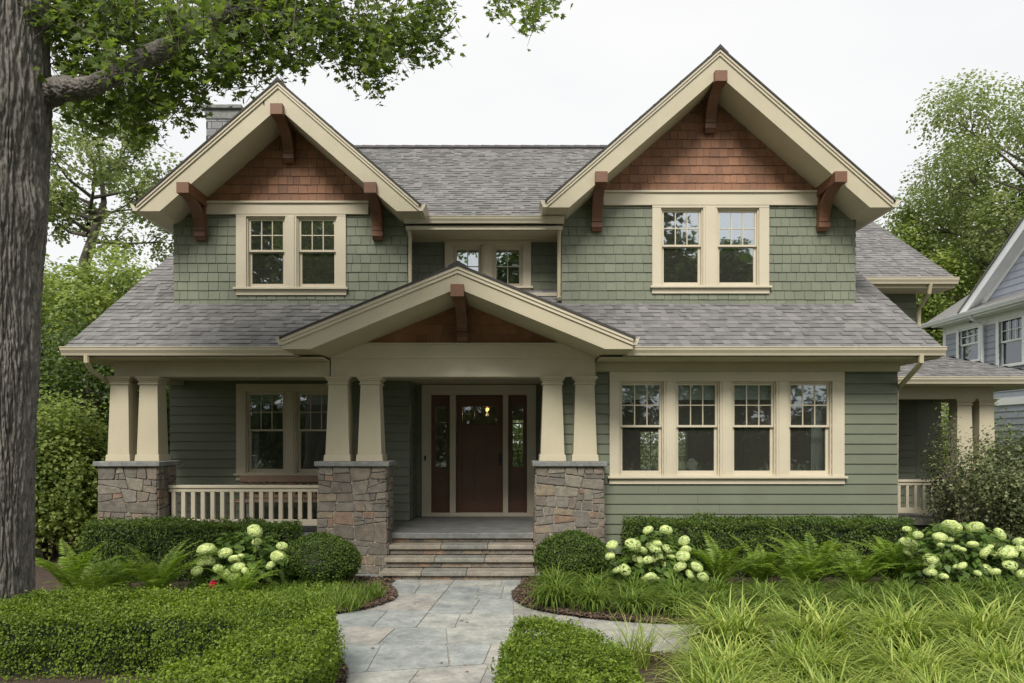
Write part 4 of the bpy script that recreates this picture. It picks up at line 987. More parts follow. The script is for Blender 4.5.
def tree(name, label, loc, h, crown_c, crown_r, n_leaf, size, mat, seed, trunk_r=.25, n_limb=9, n_sub=7, group=None, clump=.55, cat='tree', bark='bark2', lob=(.24, .40)):
    """tapered trunk with forking limbs and leaf clumps round the limb ends"""
    r = np.random.default_rng(seed); rr = random.Random(seed)
    t = thing(name, label, cat, loc, group); lx_, ly_, lz_ = loc
    cc = np.array([lx_+crown_c[0], ly_+crown_c[1], crown_c[2]]); cr = np.array(crown_r)
    m = MB(); fork = Vector((lx_+crown_c[0]*.4, ly_+crown_c[1]*.4, max(.3, crown_c[2]-crown_r[2]*.75)))
    top = Vector((lx_+crown_c[0], ly_+crown_c[1], crown_c[2]+crown_r[2]*.5))
    base = Vector(loc); P = [base, base.lerp(fork, .5)+Vector((rr.uniform(-.1,.1), rr.uniform(-.1,.1), 0)), fork, fork.lerp(top, .5)+Vector((rr.uniform(-.3,.3), rr.uniform(-.3,.3), 0)), top]
    m.tube(P, [trunk_r*1.15, trunk_r*.9, trunk_r*.75, trunk_r*.4, trunk_r*.08], 10)
    lobes = []; nl = int(n_limb*2.2)
    for i in range(nl):                                     # evenly spread directions over the crown
        ph = i*2.39996; zz = 1-1.75*(i+.5)/nl; q = math.sqrt(max(0, 1-zz*zz)); f = rr.uniform(.55, .9)
        c_ = cc+np.array([q*math.cos(ph), q*math.sin(ph), zz])*cr*f; lobes.append((c_, rr.uniform(*lob)))
        s_ = min(.95, max(0, (c_[2]-fork.z)/max(.1, top.z-fork.z)*.7)); st = fork.lerp(top, s_); end = Vector(c_)
        md = st.lerp(end, .5)+Vector((rr.uniform(-.06,.06)*cr[0], rr.uniform(-.06,.06)*cr[1], -.03*cr[2])); r0 = trunk_r*.36*(1-s_*.5)
        m.tube([st, st.lerp(md, .5), md, md.lerp(end, .6), end], [r0, r0*.8, r0*.55, r0*.35, r0*.15], 6, False)
        for k in range(n_sub):
            d_ = r.normal(0, 1, 3); d_ /= np.linalg.norm(d_); e = Vector(c_+d_*cr*lobes[-1][1]*.8); q_ = md.lerp(end, rr.uniform(.5, 1))
            m.tube([q_, q_.lerp(e, .5)+Vector((0, 0, .05)), e], [r0*.25, r0*.15, r0*.05], 4, False)
    m.build('trunk', M[bark], t, smooth=True)
    k = r.integers(0, nl, n_leaf); Lc = np.array([l[0] for l in lobes])[k]; Lr = np.array([l[1] for l in lobes])[k][:, None]*cr
    dd = unit(r.normal(0, 1, (n_leaf, 3))); dd[:, 2] = np.where((dd[:, 2] < -.2) & (r.random(n_leaf) < .6), -dd[:, 2], dd[:, 2])
    sub = unit(r.normal(0, 1, (nl*26, 3)))                # small tufts within each lobe
    tuft = sub[(k*26+r.integers(0, 26, n_leaf))]; dd = unit(dd*.55+tuft)
    Pn = Lc+dd*Lr*(1-r.random((n_leaf, 1))**1.7*.55)+r.normal(0, clump*.16, (n_leaf, 3))
    V = quads_leaves(Pn, dd*.7+np.array([0, -.1, .8]), size, r, .5, .42); npmesh('crown', V, quad_faces(V), M[mat], t)
    return t

# ---- the big oak in front at the left
oak = thing('street_oak', 'big old tree with furrowed grey bark at the left edge, limb over the house', 'tree', (-5.10, 7.1, 0))
def trunk_mesh():
    nz, na = 700, 340; z0, z1 = -.05, 10.0; V = np.zeros((nz, na, 3)); A = np.linspace(0, 2*math.pi, na, endpoint=False); Zs = np.linspace(z0, z1, nz)
    for i, z in enumerate(Zs):
        tt = min(1, max(0, (z-3.0)/1.6)); rad = .352+.008*math.sin(z*1.3)+.05*math.exp(-max(z, 0)*2.2)+.085*tt*tt*(3-2*tt)+.035*math.exp(-((z-5.3)/.5)**2)
        cx = -5.13+.018*z+.03*math.sin(z*.6); cy = 7.1+.02*math.sin(z*.9)
        for j, a in enumerate(A):
            ca, sa = math.cos(a), math.sin(a)
            wob = mnoise.noise(Vector((ca*3, sa*3, z*2.4)))*.55
            q = Vector((ca*12.5+wob, sa*12.5-wob, z*2.1)); n1 = mnoise.noise(q); n2 = mnoise.noise(Vector((ca*27+wob*2, sa*27-wob*2, z*8)))
            rid = 1-min(1, abs(n1)*3.2); rid2 = 1-min(1, abs(n2)*2.6)
            rr_ = rad+.05*mnoise.noise(Vector((ca*.9, sa*.9, z*.5)))-.036*rid**1.3-.016*rid2
            # a burl near z 4.3
            rr_ += .10*math.exp(-(((z-4.25)/.22)**2+((math.atan2(math.sin(a+.25), math.cos(a+.25)))/.35)**2))
            V[i, j] = (cx+ca*rr_, cy+sa*rr_, z)
    idx = np.arange(nz*na).reshape(nz, na); q = np.stack([idx[:-1], np.roll(idx, -1, 1)[:-1], np.roll(idx, -1, 1)[1:], idx[1:]], -1).reshape(-1, 4)
    return V.reshape(-1, 3), q
V, q = trunk_mesh(); npmesh('trunk', V, q, M['bark'], oak, smooth=True)
def limb(pts, rad, n=72, parent=oak, name='limb', seg=70):
    P = [Vector(p) for p in pts]; out = []; rr_ = []
    for i in range(len(P)-1):
        p0, p1, p2, p3 = P[max(i-1, 0)], P[i], P[i+1], P[min(i+2, len(P)-1)]
        for k in range(seg):
            t = k/seg; out.append(.5*((2*p1)+(-p0+p2)*t+(2*p0-5*p1+4*p2-p3)*t*t+(-p0+3*p1-3*p2+p3)*t**3)); rr_.append(rad[i]*(1-t)+rad[i+1]*t)
    out.append(P[-1]); rr_.append(rad[-1]); m = MB(); m.tube(out, rr_, n)
    vv = []
    for k, p in enumerate(m.v):
        i, j = divmod(k, n); c = out[min(i, len(out)-1)]; d_ = Vector(p)-c; L = d_.length or 1
        ww = mnoise.noise(Vector((math.cos(j*6.283/n), math.sin(j*6.283/n), i*.05)))*.6; nn = mnoise.noise(Vector((math.cos(j*6.283/n)*4.5+ww, math.sin(j*6.283/n)*4.5-ww, i*.075))); n5 = mnoise.noise(Vector((math.cos(j*6.283/n)*10+ww, math.sin(j*6.283/n)*10, i*.25))); n3 = mnoise.noise(Vector(p)*2.5)
        vv.append(tuple(Vector(p)+d_/L*(-.13*(1-min(1, abs(nn)*3))*min(L, .14)-.07*(1-min(1, abs(n5)*2.6))*min(L, .14)+.26*n3*L)))
    m.v = vv; return m.build(name, M['bark'], parent, smooth=True)
def W(px, py, D): return (X(px, D), D, Z(py, D))
limb([W(-12,125,7.3), W(22,103,7.3), W(54,91,7.15), W(84,88,6.95), W(106,80,6.95), W(130,66,7.0), W(165,48,7.1), W(205,25,7.3), W(245,6,7.5), W(285,-10,7.7), W(340,-28,8.1), W(480,-60,8.6)],
     [.24,.20,.14,.102,.094,.092,.088,.082,.075,.065,.05,.03])
limb([W(225,14,7.4), W(228,-20,7.3), W(250,-80,7.0), W(260,-160,6.9)], [.09,.08,.07,.05], 24)
limb([W(5,40,7.2), W(40,-70,7.4), W(90,-180,7.8), W(160,-300,8.0)], [.3,.22,.17,.1], 30)
# twigs hanging from the limbs, given as (px, py, rx, ry, depth, leaves)
r = np.random.default_rng(5); tw = MB(); LP = []; LN = []
regions = [(85,40,42,48,6.7,1700),(150,18,62,26,6.6,1700),(100,110,44,22,7.4,700),(150,112,26,30,7.5,620),(60,15,28,26,7.6,700),(205,55,40,28,7.5,1000),(140,72,16,10,6.6,60),(205,30,14,14,6.3,90),(96,60,20,14,6.0,60),
           (232,74,20,20,7.6,340),(165,85,26,30,7.2,520),(255,20,50,24,7.4,1300),(310,20,42,24,7.8,1100),(345,45,38,28,8.1,1150),(372,70,20,20,8.2,430),(400,30,38,30,8.4,1000),
           (438,25,20,20,8.5,260),(428,42,20,16,8.5,200),(300,60,14,14,7.9,120),(505,4,14,16,8.7,160),(535,8,22,16,8.7,260),(528,26,8,10,8.8,60),(270,45,24,24,7.6,360),(276,66,8,10,7.5,40),(258,76,8,10,7.5,40),(190,95,14,16,7.5,200),(140,134,14,12,7.5,160),
           (185,-40,180,34,7.2,1900),(380,-40,120,32,8.3,1100)]
for (px, py, rxp, ryp, D, n) in regions:
    D += .35 if D > 7.3 else (1.0 if D > 6.65 or n > 500 else .15)
    k = max(3, n//22)
    for _ in range(k):
        a = r.random()*6.283; q = math.sqrt(r.random()); d_ = D+r.normal(0, .42)
        p = np.array(W(px+rxp*q*math.cos(a), py+ryp*q*math.sin(a), d_))
        drp = np.array([r.normal(0, .10), r.normal(0, .12), -abs(r.normal(.12, .07))]); st = p-drp*1.6+np.array([r.normal(0,.05), 0, .06])
        tw.tube([st, p, p+drp], [.0055, .004, .002], 4, False)
        m_ = int(n*.88)//k; t = r.random((m_, 1)); LP.append(st+(p+drp-st)*t+r.normal(0, .055, (m_, 3)))
tw.build('twigs', M['bark2'], oak)
LP = np.concatenate(LP); V, Fc = star_leaves(LP, np.tile([0, -.5, .8], (len(LP), 1)), .104, r)
npmesh('crown', V, Fc, M['maple_leaf'], oak)
# ---- background trees
tree('leafy_tree', 'tall airy pale green tree behind the oak trunk, left of the chimney', (-14.4, 24, 0), 15, (.7, 0, 10.4), (2.9, 2.6, 3.3), 10500, .13, 'tree_leaf_pale', 101, .24, 9, 8, 'trees behind the house', .5, lob=(.16, .30))
tree('leafy_tree', 'bright green tree behind the left end of the porch roof', (-10.6, 18.5, 0), 9, (0, 0, 4.2), (2.6, 2.6, 2.7), 22000, .11, 'tree_leaf', 102, .18, 12, 8, 'trees behind the house', .42)
tree('leafy_tree', 'bright green tree between the oak trunk and the porch eave', (-14.8, 21, 0), 9, (0, 0, 4.2), (3.2, 3, 3.5), 24000, .13, 'tree_leaf', 103, .22, 12, 8, 'trees behind the house', .5)
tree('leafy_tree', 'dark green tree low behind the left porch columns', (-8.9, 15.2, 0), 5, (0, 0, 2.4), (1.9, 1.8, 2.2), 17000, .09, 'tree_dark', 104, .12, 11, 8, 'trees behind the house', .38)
tree('leafy_tree', 'large pale green tree rising above the roof at the right', (20.9, 29, 0), 16, (0, 0, 11.1), (5.7, 4, 5.6), 46000, .135, 'tree_leaf_pale', 105, .34, 13, 9, 'trees behind the house', .5, lob=(.19, .33))
tree('leafy_tree', 'bright green tree in the gap between the two houses', (15.4, 30, 0), 12, (0, 0, 6.8), (3.6, 3, 4.6), 36000, .13, 'tree_leaf', 106, .25, 12, 8, 'trees behind the house', .55)
tree('leafy_tree', 'green tree far behind the rear wing roof', (23, 33, 0), 12, (0, 0, 9), (5, 3, 5.5), 20000, .2, 'tree_leaf', 107, .25, 12, 8, 'trees behind the house', .7)
# shrubs at the left of the porch
def shrub(name, label, loc, rad, n, size, mat, seed, group=None, cat='shrub', core=.72, updir=None, ground=True):
    """many-stemmed shrub: stems, leaves through the outer volume"""
    r = np.random.default_rng(seed); t = thing(name, label, cat, loc, group); c = np.array([0, 0, rad[2]*.95 if ground else 0])+np.array(loc)
    m = MB()
    for i in range(14):
        d_ = r.normal(0, 1, 3); d_[2] = abs(d_[2])+.4; d_ /= np.linalg.norm(d_); e = c+d_*np.array(rad)*.8
        m.tube([np.array(loc)+[d_[0]*.08, d_[1]*.08, 0], (np.array(loc)+e)/2+r.normal(0, .05, 3), e], [.018, .012, .004], 5, False)
    m.build('stems', M['bark2'], t)
    k = 90; dirs = unit(r.normal(0, 1, (k, 3))); lob = c+dirs*np.array(rad)*r.uniform(.45, .95, (k, 1))
    P = lob[r.integers(0, k, n)]+r.normal(0, .17, (n, 3))*np.array(rad)*.9; P = P[P[:, 2] > loc[2]+.03]
    V = quads_leaves(P, unit(P-c)+[0, 0, .7], size, r, .6, .36, updir=updir); npmesh('foliage', V, quad_faces(V), M[mat], t); return t
LG = 'shrubs beside the porch'
shrub('leafy_shrub', 'broad-leaved bright shrub between the oak trunk and the left stone pier', (-7.75, 12.2, 0), (1.0, .9, 1.45), 15000, .075, 'tree_leaf', 201, LG)
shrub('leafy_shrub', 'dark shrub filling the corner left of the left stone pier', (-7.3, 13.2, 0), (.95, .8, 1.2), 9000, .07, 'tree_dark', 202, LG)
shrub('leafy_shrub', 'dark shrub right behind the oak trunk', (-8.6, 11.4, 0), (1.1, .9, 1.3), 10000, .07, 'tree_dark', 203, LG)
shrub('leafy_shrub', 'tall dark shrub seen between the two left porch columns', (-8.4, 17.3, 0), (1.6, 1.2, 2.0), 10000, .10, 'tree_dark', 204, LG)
shrub('variegated_shrub', 'large grey-green shrub with pale leaf edges in front of the side porch', (8.75, 12.1, 0), (1.45, 1.0, 1.22), 24000, .056, 'varieg', 205)
shrub('leafy_shrub', 'bushy green shrub far behind the side porch between the two houses', (13.0, 22.5, 0), (2.0, 1.5, 2.0), 12000, .10, 'tree_leaf', 207)
for i, (x, y) in enumerate(((5.6, 25.5), (.6, 25), (-4.5, 25.5))):
    shrub('leafy_shrub', ['green shrub behind the house glimpsed through the four-window group', 'green shrub behind the house glimpsed through the right sidelight', 'green shrub behind the house glimpsed through the porch windows'][i], (x, y, 0), (2.2, 1.2, 1.9), 5000, .16, 'tree_leaf_pale', 220+i)
shrub('leafy_shrub', 'slender light shrub between the side porch railing and its columns', (7.75, 13.0, 0), (.32, .35, 1.3), 2600, .05, 'varieg', 206)
# trees across the street: what the window panes mirror
for i, (x, y, h_, mt, lab) in enumerate([(-15, -20, 17, 'tree_dark', 'dark tall tree across the street mirrored in the left gable windows'), (-6.5, -23, 14, 'tree_dark', 'dark tree across the street mirrored in the porch windows'),
        (2.0, -22, 16.5, 'tree_dark', 'tree across the street mirrored in the middle windows'), (7.6, -21, 18.5, 'tree_dark', 'tree across the street mirrored in the left pane of the right gable'),
        (14.0, -22, 15.2, 'tree_dark', 'tree across the street mirrored in the right pane of the right gable'), (-23, -22, 14, 'tree_dark', 'tree across the street far to the left')]):
    tree('street_tree', lab, (x, y, 0), h_, (0, 0, h_*.54), (4.6, 3.2, h_*.46), 16000, .36, mt, 300+i, .3, 13, 8, 'trees across the street', .65)
for i, x in enumerate((-27, -20.5, -14, -7.5, -1, 5.5, 12, 18.5, 25)):
    shrub('leafy_shrub', 'broad dark shrub across the street, %s from the left' % ORD[i], (x, -18.8, 0), (3.9, 1.6, 2.3), 9000, .30, 'tree_dark', 340+i, 'shrubs across the street')

# ---- clipped hedges
def sdf_leaves(test_pts, normals, n, size, r, mat, name, parent, depth=.05, updir=None, jit=.7):
    i = r.integers(0, len(test_pts), n); P = test_pts[i]-normals[i]*(r.random((n, 1))**1.5*depth)+r.normal(0, .006, (n, 3))
    return P, normals[i]
def box_hedge(name, label, poly, z1, n, size, mat, seed, group=None, round_=.15, twig=.055):
    """hedge over an outline polygon (counter-clockwise xy): dark core, dense leaves on top and sides"""
    r = np.random.default_rng(seed); P = np.array(poly, float); c = P.mean(0); t = thing(name, label, 'hedge', (float(c[0]), float(c[1]), 0), group)
    k = len(P); nx = np.roll(P, -1, 0)-P; L = np.linalg.norm(nx, axis=1); nn = np.c_[nx[:, 1], -nx[:, 0]]/np.maximum(L, 1e-9)[:, None]
    vn = nn+np.roll(nn, 1, 0); vn = vn/np.maximum(np.linalg.norm(vn, axis=1), 1e-6)[:, None]
    Pc = P-vn*.125; m = MB(); m.xy([tuple(p) for p in Pc], 0, z1-.10); m.build('twig_shade_core', M['core'], t)  # solid dark block stands in for twigs and shade inside the hedge
    per = L.sum()
    # area of the top by rejection
    def inside(Q):
        res = np.zeros(len(Q), bool); j = k-1
        for i in range(k):
            cnd = ((P[i, 1] > Q[:, 1]) != (P[j, 1] > Q[:, 1])) & (Q[:, 0] < (P[j, 0]-P[i, 0])*(Q[:, 1]-P[i, 1])/(P[j, 1]-P[i, 1]+1e-12)+P[i, 0]); res ^= cnd; j = i
        return res
    lo_, hi = P.min(0), P.max(0); Q = r.uniform(lo_, hi, (60000, 2)); Q = Q[inside(Q)]; At = (hi-lo_).prod()*len(Q)/60000; As = per*z1
    nt_ = int(n*At/(At+As)); ns = int((n-nt_)*.70)
    tp = Q[r.integers(0, len(Q), nt_)]; Tp = np.c_[tp, np.full(nt_, z1)]; Tn = np.tile([0, 0, 1.0], (nt_, 1))
    e = r.choice(k, ns, p=L/per); u = r.random((ns, 1)); sp_ = P[e]*(1-u)+P[(e+1) % k]*u; sz = r.random(ns)**.8*z1; Sp = np.c_[sp_, sz]; Sn = np.c_[nn[e], np.zeros(ns)+.15]
    # round the top shoulder
    kk = np.clip((sz-(z1-round_))/round_, 0, 1); Sp[:, :2] -= nn[e]*(kk**2*round_*.8)[:, None]; Sn[:, 2] += kk*.9
    Pp = np.concatenate([Tp, Sp]); Nn = np.concatenate([Tn, Sn])
    lump = np.array([mnoise.noise(Vector(p)*3.1)*.06+mnoise.noise(Vector(p)*8)*.04 for p in Pp])
    hol = np.array([max(0, mnoise.noise(Vector(p)*5.5+Vector((7, 3, 1)))-.04) for p in Pp])*.13*(Nn[:, 2] < .5)
    Pp = Pp+Nn*(lump-hol+r.random(len(Pp))**4*twig-r.random(len(Pp))**1.6*.06)[:, None]
    V = quads_leaves(Pp, Nn+[0, -.05, .35], size, r, .75, .34, updir=(0, 0, .9)); npmesh('foliage', V, quad_faces(V), M[mat], t); return t
def arcpts(c, rad, a0, a1, n): return [(c[0]+rad*math.cos(R(a0+(a1-a0)*i/n)), c[1]+rad*math.sin(R(a0+(a1-a0)*i/n))) for i in range(n+1)]
# C-shaped hedge lower left (outline walked counter-clockwise)
hedge_out = [(-7.2, 5.95), (-4.6, 5.98), (-3.2, 6.05), (-2.42, 6.06), (-2.20, 5.80), (-2.18, 5.3), (-2.36, 4.6), (-2.8, 3.7), (-1.55, 3.6), (-1.38, 4.3), (-1.32, 5.0), (-1.38, 5.75), (-1.56, 6.4), (-1.92, 6.92), (-2.6, 7.22), (-3.6, 7.30), (-5.2, 7.22), (-7.2, 7.15)]
box_hedge('boxwood_hedge', 'clipped bright boxwood hedge curving round the lower left corner beside the path', hedge_out, .53, 135000, .026, 'box_leaf', 401, 'boxwood hedges')
box_hedge('boxwood_hedge', 'short bright boxwood hedge at the centre bottom between path and grasses', [(-.12, 4.2), (.84, 4.2), (.81, 5.2), (.68, 5.8), (.50, 6.12), (.18, 6.14), (.03, 5.9), (-.08, 5.2)], .52, 40000, .026, 'box_leaf', 402, 'boxwood hedges')
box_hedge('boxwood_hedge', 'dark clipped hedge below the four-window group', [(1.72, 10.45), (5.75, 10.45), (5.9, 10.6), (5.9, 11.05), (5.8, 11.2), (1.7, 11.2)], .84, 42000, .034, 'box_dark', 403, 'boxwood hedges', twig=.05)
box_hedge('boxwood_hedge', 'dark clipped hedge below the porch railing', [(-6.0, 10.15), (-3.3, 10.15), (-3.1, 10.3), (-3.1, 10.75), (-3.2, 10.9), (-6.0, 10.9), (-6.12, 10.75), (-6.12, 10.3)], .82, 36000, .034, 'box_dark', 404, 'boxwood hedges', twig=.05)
def ball(label, c, rad, n, seed):
    r = np.random.default_rng(seed); t = thing('boxwood_ball', label, 'shrub', (c[0], c[1], 0), 'round boxwoods beside the steps')
    D_ = unit(r.normal(0, 1, (n, 3))); D_ = D_[D_[:, 2] > -.75]; P = D_*np.array(rad)+np.array(c)
    lump = np.array([mnoise.noise(Vector(p)*4)*.04+mnoise.noise(Vector(p)*11)*.02 for p in P]); P = P+D_*(lump+r.random(len(P))**4*.035-r.random(len(P))**1.6*.05)[:, None]
    m = MB(); n_ = 16; m.lathe([(max(.001, (rad[0]-.06)*math.cos(R(a))), c[2]+(rad[2]-.06)*math.sin(R(a))) for a in range(-70, 91, 16)], c[0], c[1], 20); m.build('twig_shade_core', M['core'], t, smooth=True)  # dark lathed core: twigs plus inner shade put into its colour
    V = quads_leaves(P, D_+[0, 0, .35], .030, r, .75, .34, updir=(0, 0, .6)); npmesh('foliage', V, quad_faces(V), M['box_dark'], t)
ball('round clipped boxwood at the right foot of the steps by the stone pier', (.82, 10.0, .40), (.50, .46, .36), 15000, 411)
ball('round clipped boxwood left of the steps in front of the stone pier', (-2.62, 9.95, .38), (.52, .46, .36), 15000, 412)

# ---- grasses
def blades(n, length, width, spread, arch, seed, tuft=.08):
    """arching grass blades as one array of strips, root at the origin"""
    r = np.random.default_rng(seed); az = r.random(n)*6.283; lean = np.abs(r.normal(0, .30, n))+.12; L = length*r.uniform(.55, 1.1, n); w0 = width*r.uniform(.6, 1.2, n); root = r.normal(0, tuft, (n, 2))
    k = 6; V = np.zeros((n, k, 2, 3)); th = lean.copy(); pos = np.c_[root, np.zeros(n)]; sd = np.c_[-np.sin(az), np.cos(az), np.zeros(n)]; bend = arch*r.uniform(.5, 1.4, n)
    for i in range(k):
        t = i/(k-1); wv = w0*(1-t)**.6*(.6+.9*min(t*3, 1)*.6); V[:, i, 0] = pos-sd*wv[:, None]/2; V[:, i, 1] = pos+sd*wv[:, None]/2
        st = L/(k-1); d_ = np.c_[np.sin(th)*np.cos(az)*spread, np.sin(th)*np.sin(az)*spread, np.cos(th)]; pos = pos+d_*st[:, None]; pos[:, 2] = np.maximum(pos[:, 2], .01); th = th+bend*(t+.35)
        az = az+r.normal(0, .045, n)
    idx = np.arange(n*k*2).reshape(n, k, 2); q = np.stack([idx[:, :-1, 0], idx[:, :-1, 1], idx[:, 1:, 1], idx[:, 1:, 0]], -1).reshape(-1, 4)
    return V.reshape(-1, 3), q
def clump_set(name, cat, group, protos, spots, labels, z=.045):
    """the first spot of each variant keeps the prototype, the others are copies sharing its mesh"""
    used = {}
    for i, (x, y, sc, v) in enumerate(spots):
        if v not in used:
            V, q = protos[v][0]; o = npmesh(name, V, q, protos[v][1]); used[v] = o
        else: o = used[v].copy(); C.objects.link(o)
        o.location = (x, y, z); o.rotation_euler = (0, 0, rnd.random()*6.28); o.scale = (sc, sc, sc*rnd.uniform(.93, 1.07)); tag(o, labels[i], cat, group)
hp = [(blades(820, .70, .0185, 1.08, .68, 500+i, .09), M['hakone']) for i in range(4)]
spots = []
front = [1.62, 2.32, 3.05, 3.8, 4.5]; back = [1.95, 2.68, 3.42, 4.15, 4.9, 5.6]; near = [1.42, 2.12, 2.85, 3.5]
def rowlab(n, txt): return [txt % (ORD[i] if i < len(ORD) else 'last') for i in range(n)]
for i, x in enumerate(back): spots.append((x, 6.38+rnd.uniform(-.06, .10), rnd.uniform(1.0, 1.16), i % 4))
for i, x in enumerate(front): spots.append((x, 5.65+rnd.uniform(-.08, .08), rnd.uniform(.9, 1.05), (i+1) % 4))
for i, x in enumerate(near): spots.append((x, 4.9+rnd.uniform(-.06, .06), rnd.uniform(.82, .95), (i+2) % 4))
labs = rowlab(len(back), 'bright yellow-green grass clump, %s from the left in the row along the side path') + rowlab(len(front), 'bright yellow-green grass clump, %s from the left in the middle row of fountain grass') + rowlab(len(near), 'bright yellow-green grass clump, %s from the left in the row nearest the viewer')
clump_set('grass_tuft', 'grass clump', 'bright fountain grass at the lower right', hp, spots, labs)
# pale wispy clump at the mulch corner
V, q = blades(170, .62, .008, 1.1, .5, 555, .06); o = npmesh('grass_tuft', V, q, M['hakone']); o.location = (1.10, 6.35, .045); tag(o, 'small wispy pale grass clump on the mulch beside the centre hedge', 'grass clump', 'bright fountain grass at the lower right')
lp = [(blades(430, .50, .0165, 1.1, .80, 520+i, .06), M['lily']) for i in range(4)]
spots = []; f_ = [(.52, 8.72), (.95, 8.5), (1.4, 8.35), (1.88, 8.25), (2.38, 8.22), (2.9, 8.2), (3.4, 8.2), (3.95, 8.18), (4.5, 8.2), (5.05, 8.15), (5.6, 8.15), (6.1, 8.15)]
b_ = [(.55, 9.2), (1.0, 9.05), (1.5, 8.95), (2.0, 8.85), (2.5, 8.85), (3.05, 8.8), (3.6, 8.85), (4.15, 8.8), (4.7, 8.8), (5.3, 8.8), (5.9, 8.8), (6.5, 8.8)]
for i, (x, y) in enumerate(f_): spots.append((x, y, rnd.uniform(.9, 1.1), i % 4))
for i, (x, y) in enumerate(b_): spots.append((x, y, rnd.uniform(.9, 1.12), (i+2) % 4))
clump_set('lilyturf_tuft', 'grass clump', 'lilyturf edging the right bed', lp, spots, rowlab(12, 'green lilyturf tuft, %s from the steps in the front row edging the right bed') + rowlab(12, 'green lilyturf tuft, %s from the steps in the second row of the right bed'))
# ground cover on the left bed
r = np.random.default_rng(61); n = 5200; a = r.random((n, 2)); Q = np.c_[-3.9+a[:, 0]*2.35, 8.25+a[:, 1]*1.35]
keep = ((Q[:, 0]+1.62+.28*np.abs(Q[:, 1]-9.2)) < 0) & (Q[:, 1] > 8.2+.30*np.clip(Q[:, 0]+2.6, 0, 2)); Q = Q[keep]; n = len(Q)
V1, q1 = blades(1, .26, .012, 1.2, .5, 1, .0); Vs = []
Vb, qb = blades(n, .24, .010, 1.15, .45, 62, .001); Vb = Vb.reshape(n, -1, 3)+np.c_[Q, np.full(n, .04)][:, None, :]
tag(npmesh('ground_cover', Vb.reshape(-1, 3), qb, M['lily']), 'low tufted green ground cover along the left bed edge', 'ground cover', kind='stuff')
P = np.c_[r.uniform(-5.2, -2.2, 7000), r.uniform(8.0, 9.4, 7000), np.zeros(7000)]; P = P[(P[:, 0] < -2.3-.0) | (P[:, 1] > 8.9)]; P[:, 0] = np.minimum(P[:, 0], -2.0)
P[:, 2] = .05+r.random(len(P))**1.5*.16; V = quads_leaves(P, np.tile([0, -.2, 1.0], (len(P), 1)), .035, r, .6, .4)
tag(npmesh('ground_cover', V, quad_faces(V), M['fern']), 'small-leaved green ground cover under the left ferns', 'ground cover', kind='stuff')

# ---- ferns
def fern_mesh(seed, nf=20, L=.62):
    r = np.random.default_rng(seed); V = []
    for f in range(nf):
        az = f/nf*6.283*1.618*2+r.normal(0, .15); lean = r.uniform(.10, .62); Lf = L*r.uniform(.75, 1.15); k = 30; pos = np.array([0, 0, .03]); th = lean
        for i in range(k):
            t = i/k; d_ = np.array([math.sin(th)*math.cos(az), math.sin(th)*math.sin(az), math.cos(th)]); side = np.array([-math.sin(az), math.cos(az), 0]); up = np.cross(side, d_)*-1; nx = pos+d_*Lf/k
            V.append([pos-side*.003, pos+side*.003, nx+side*.002, nx-side*.002])
            if t > .12:
                pl_ = .165*math.sin(min(1, (t-.08)*1.9)*math.pi*.5)*(1-t)**.75*1.25+.008
                for s in (-1, 1):
                    e = pos+side*s*pl_+d_*pl_*.45+np.array([0, 0, -pl_*r.uniform(.05, .35)]); w_ = d_*Lf/k*.42; mid_ = (pos+e)/2+np.array([0, 0, pl_*.06])
                    V.append([pos-w_*.6, mid_-w_*1.1, e, mid_+w_*1.1])
            pos = nx; th += .026*(1+t*1.6)*r.uniform(.7, 1.2)
    V = np.array(V).reshape(-1, 3); return V, np.arange(len(V)).reshape(-1, 4)
fp = [(fern_mesh(600+i, L=.95), M['fern']) for i in range(3)]
fs = [(2.75, 9.6, .92, 0), (3.35, 9.75, .85, 1), (4.05, 9.7, 1.0, 2), (4.7, 9.75, .85, 1), (5.15, 9.6, .95, 0), (3.7, 9.4, .75, 1), (4.45, 9.4, .72, 2)]
clump_set('fern', 'fern', 'ferns in the right bed', fp, fs, ['feathery fern beside the middle hydrangea in the right bed', 'feathery fern with rusty fronds between the two hydrangeas', 'tallest upright feathery fern in the right bed', 'low feathery fern just right of the tallest one', 'feathery fern at the left edge of the far right hydrangea', 'low fern in front and left of the tallest fern', 'low fern in front and right of the tallest fern'])
fs = [(-5.45, 9.0, .88, 0), (-4.95, 9.15, .7, 2), (-4.40, 9.0, .92, 1), (-3.35, 8.95, .62, 2), (-5.0, 8.6, .7, 1)]
clump_set('fern', 'fern', 'ferns in the left bed', fp, fs, ['broad fern right beside the oak trunk', 'small fern between the two broad ones in the left bed', 'broad fern between the oak and the left hydrangea', 'small light fern in front of the left hydrangea', 'low fern nearest the curving hedge in the left bed'])

# ---- hydrangeas
def bloom_mesh(seed):
    r = np.random.default_rng(seed); n = 330; D_ = unit(r.normal(0, 1, (n, 3))); D_ = D_[D_[:, 2] > -.7]; P = D_*np.array([1, 1, .78])*(1+r.normal(0, .035, (len(D_), 1))); V = []
    for p, d_ in zip(P, D_):
        a = np.cross(d_, r.normal(0, 1, 3)); a /= np.linalg.norm(a); b = np.cross(d_, a); s = .22*r.uniform(.8, 1.2)
        for k in range(4):
            e = a*math.cos(k*math.pi/2)+b*math.sin(k*math.pi/2); g = -a*math.sin(k*math.pi/2)+b*math.cos(k*math.pi/2)
            V.append([p, p+e*s*.55+g*s*.42+d_*.05, p+e*s+d_*.02, p+e*s*.55-g*s*.42+d_*.05])
    D2 = unit(r.normal(0, 1, (200, 3)))
    V = np.array(V).reshape(-1, 3); return V, np.arange(len(V)).reshape(-1, 4)
BM = []
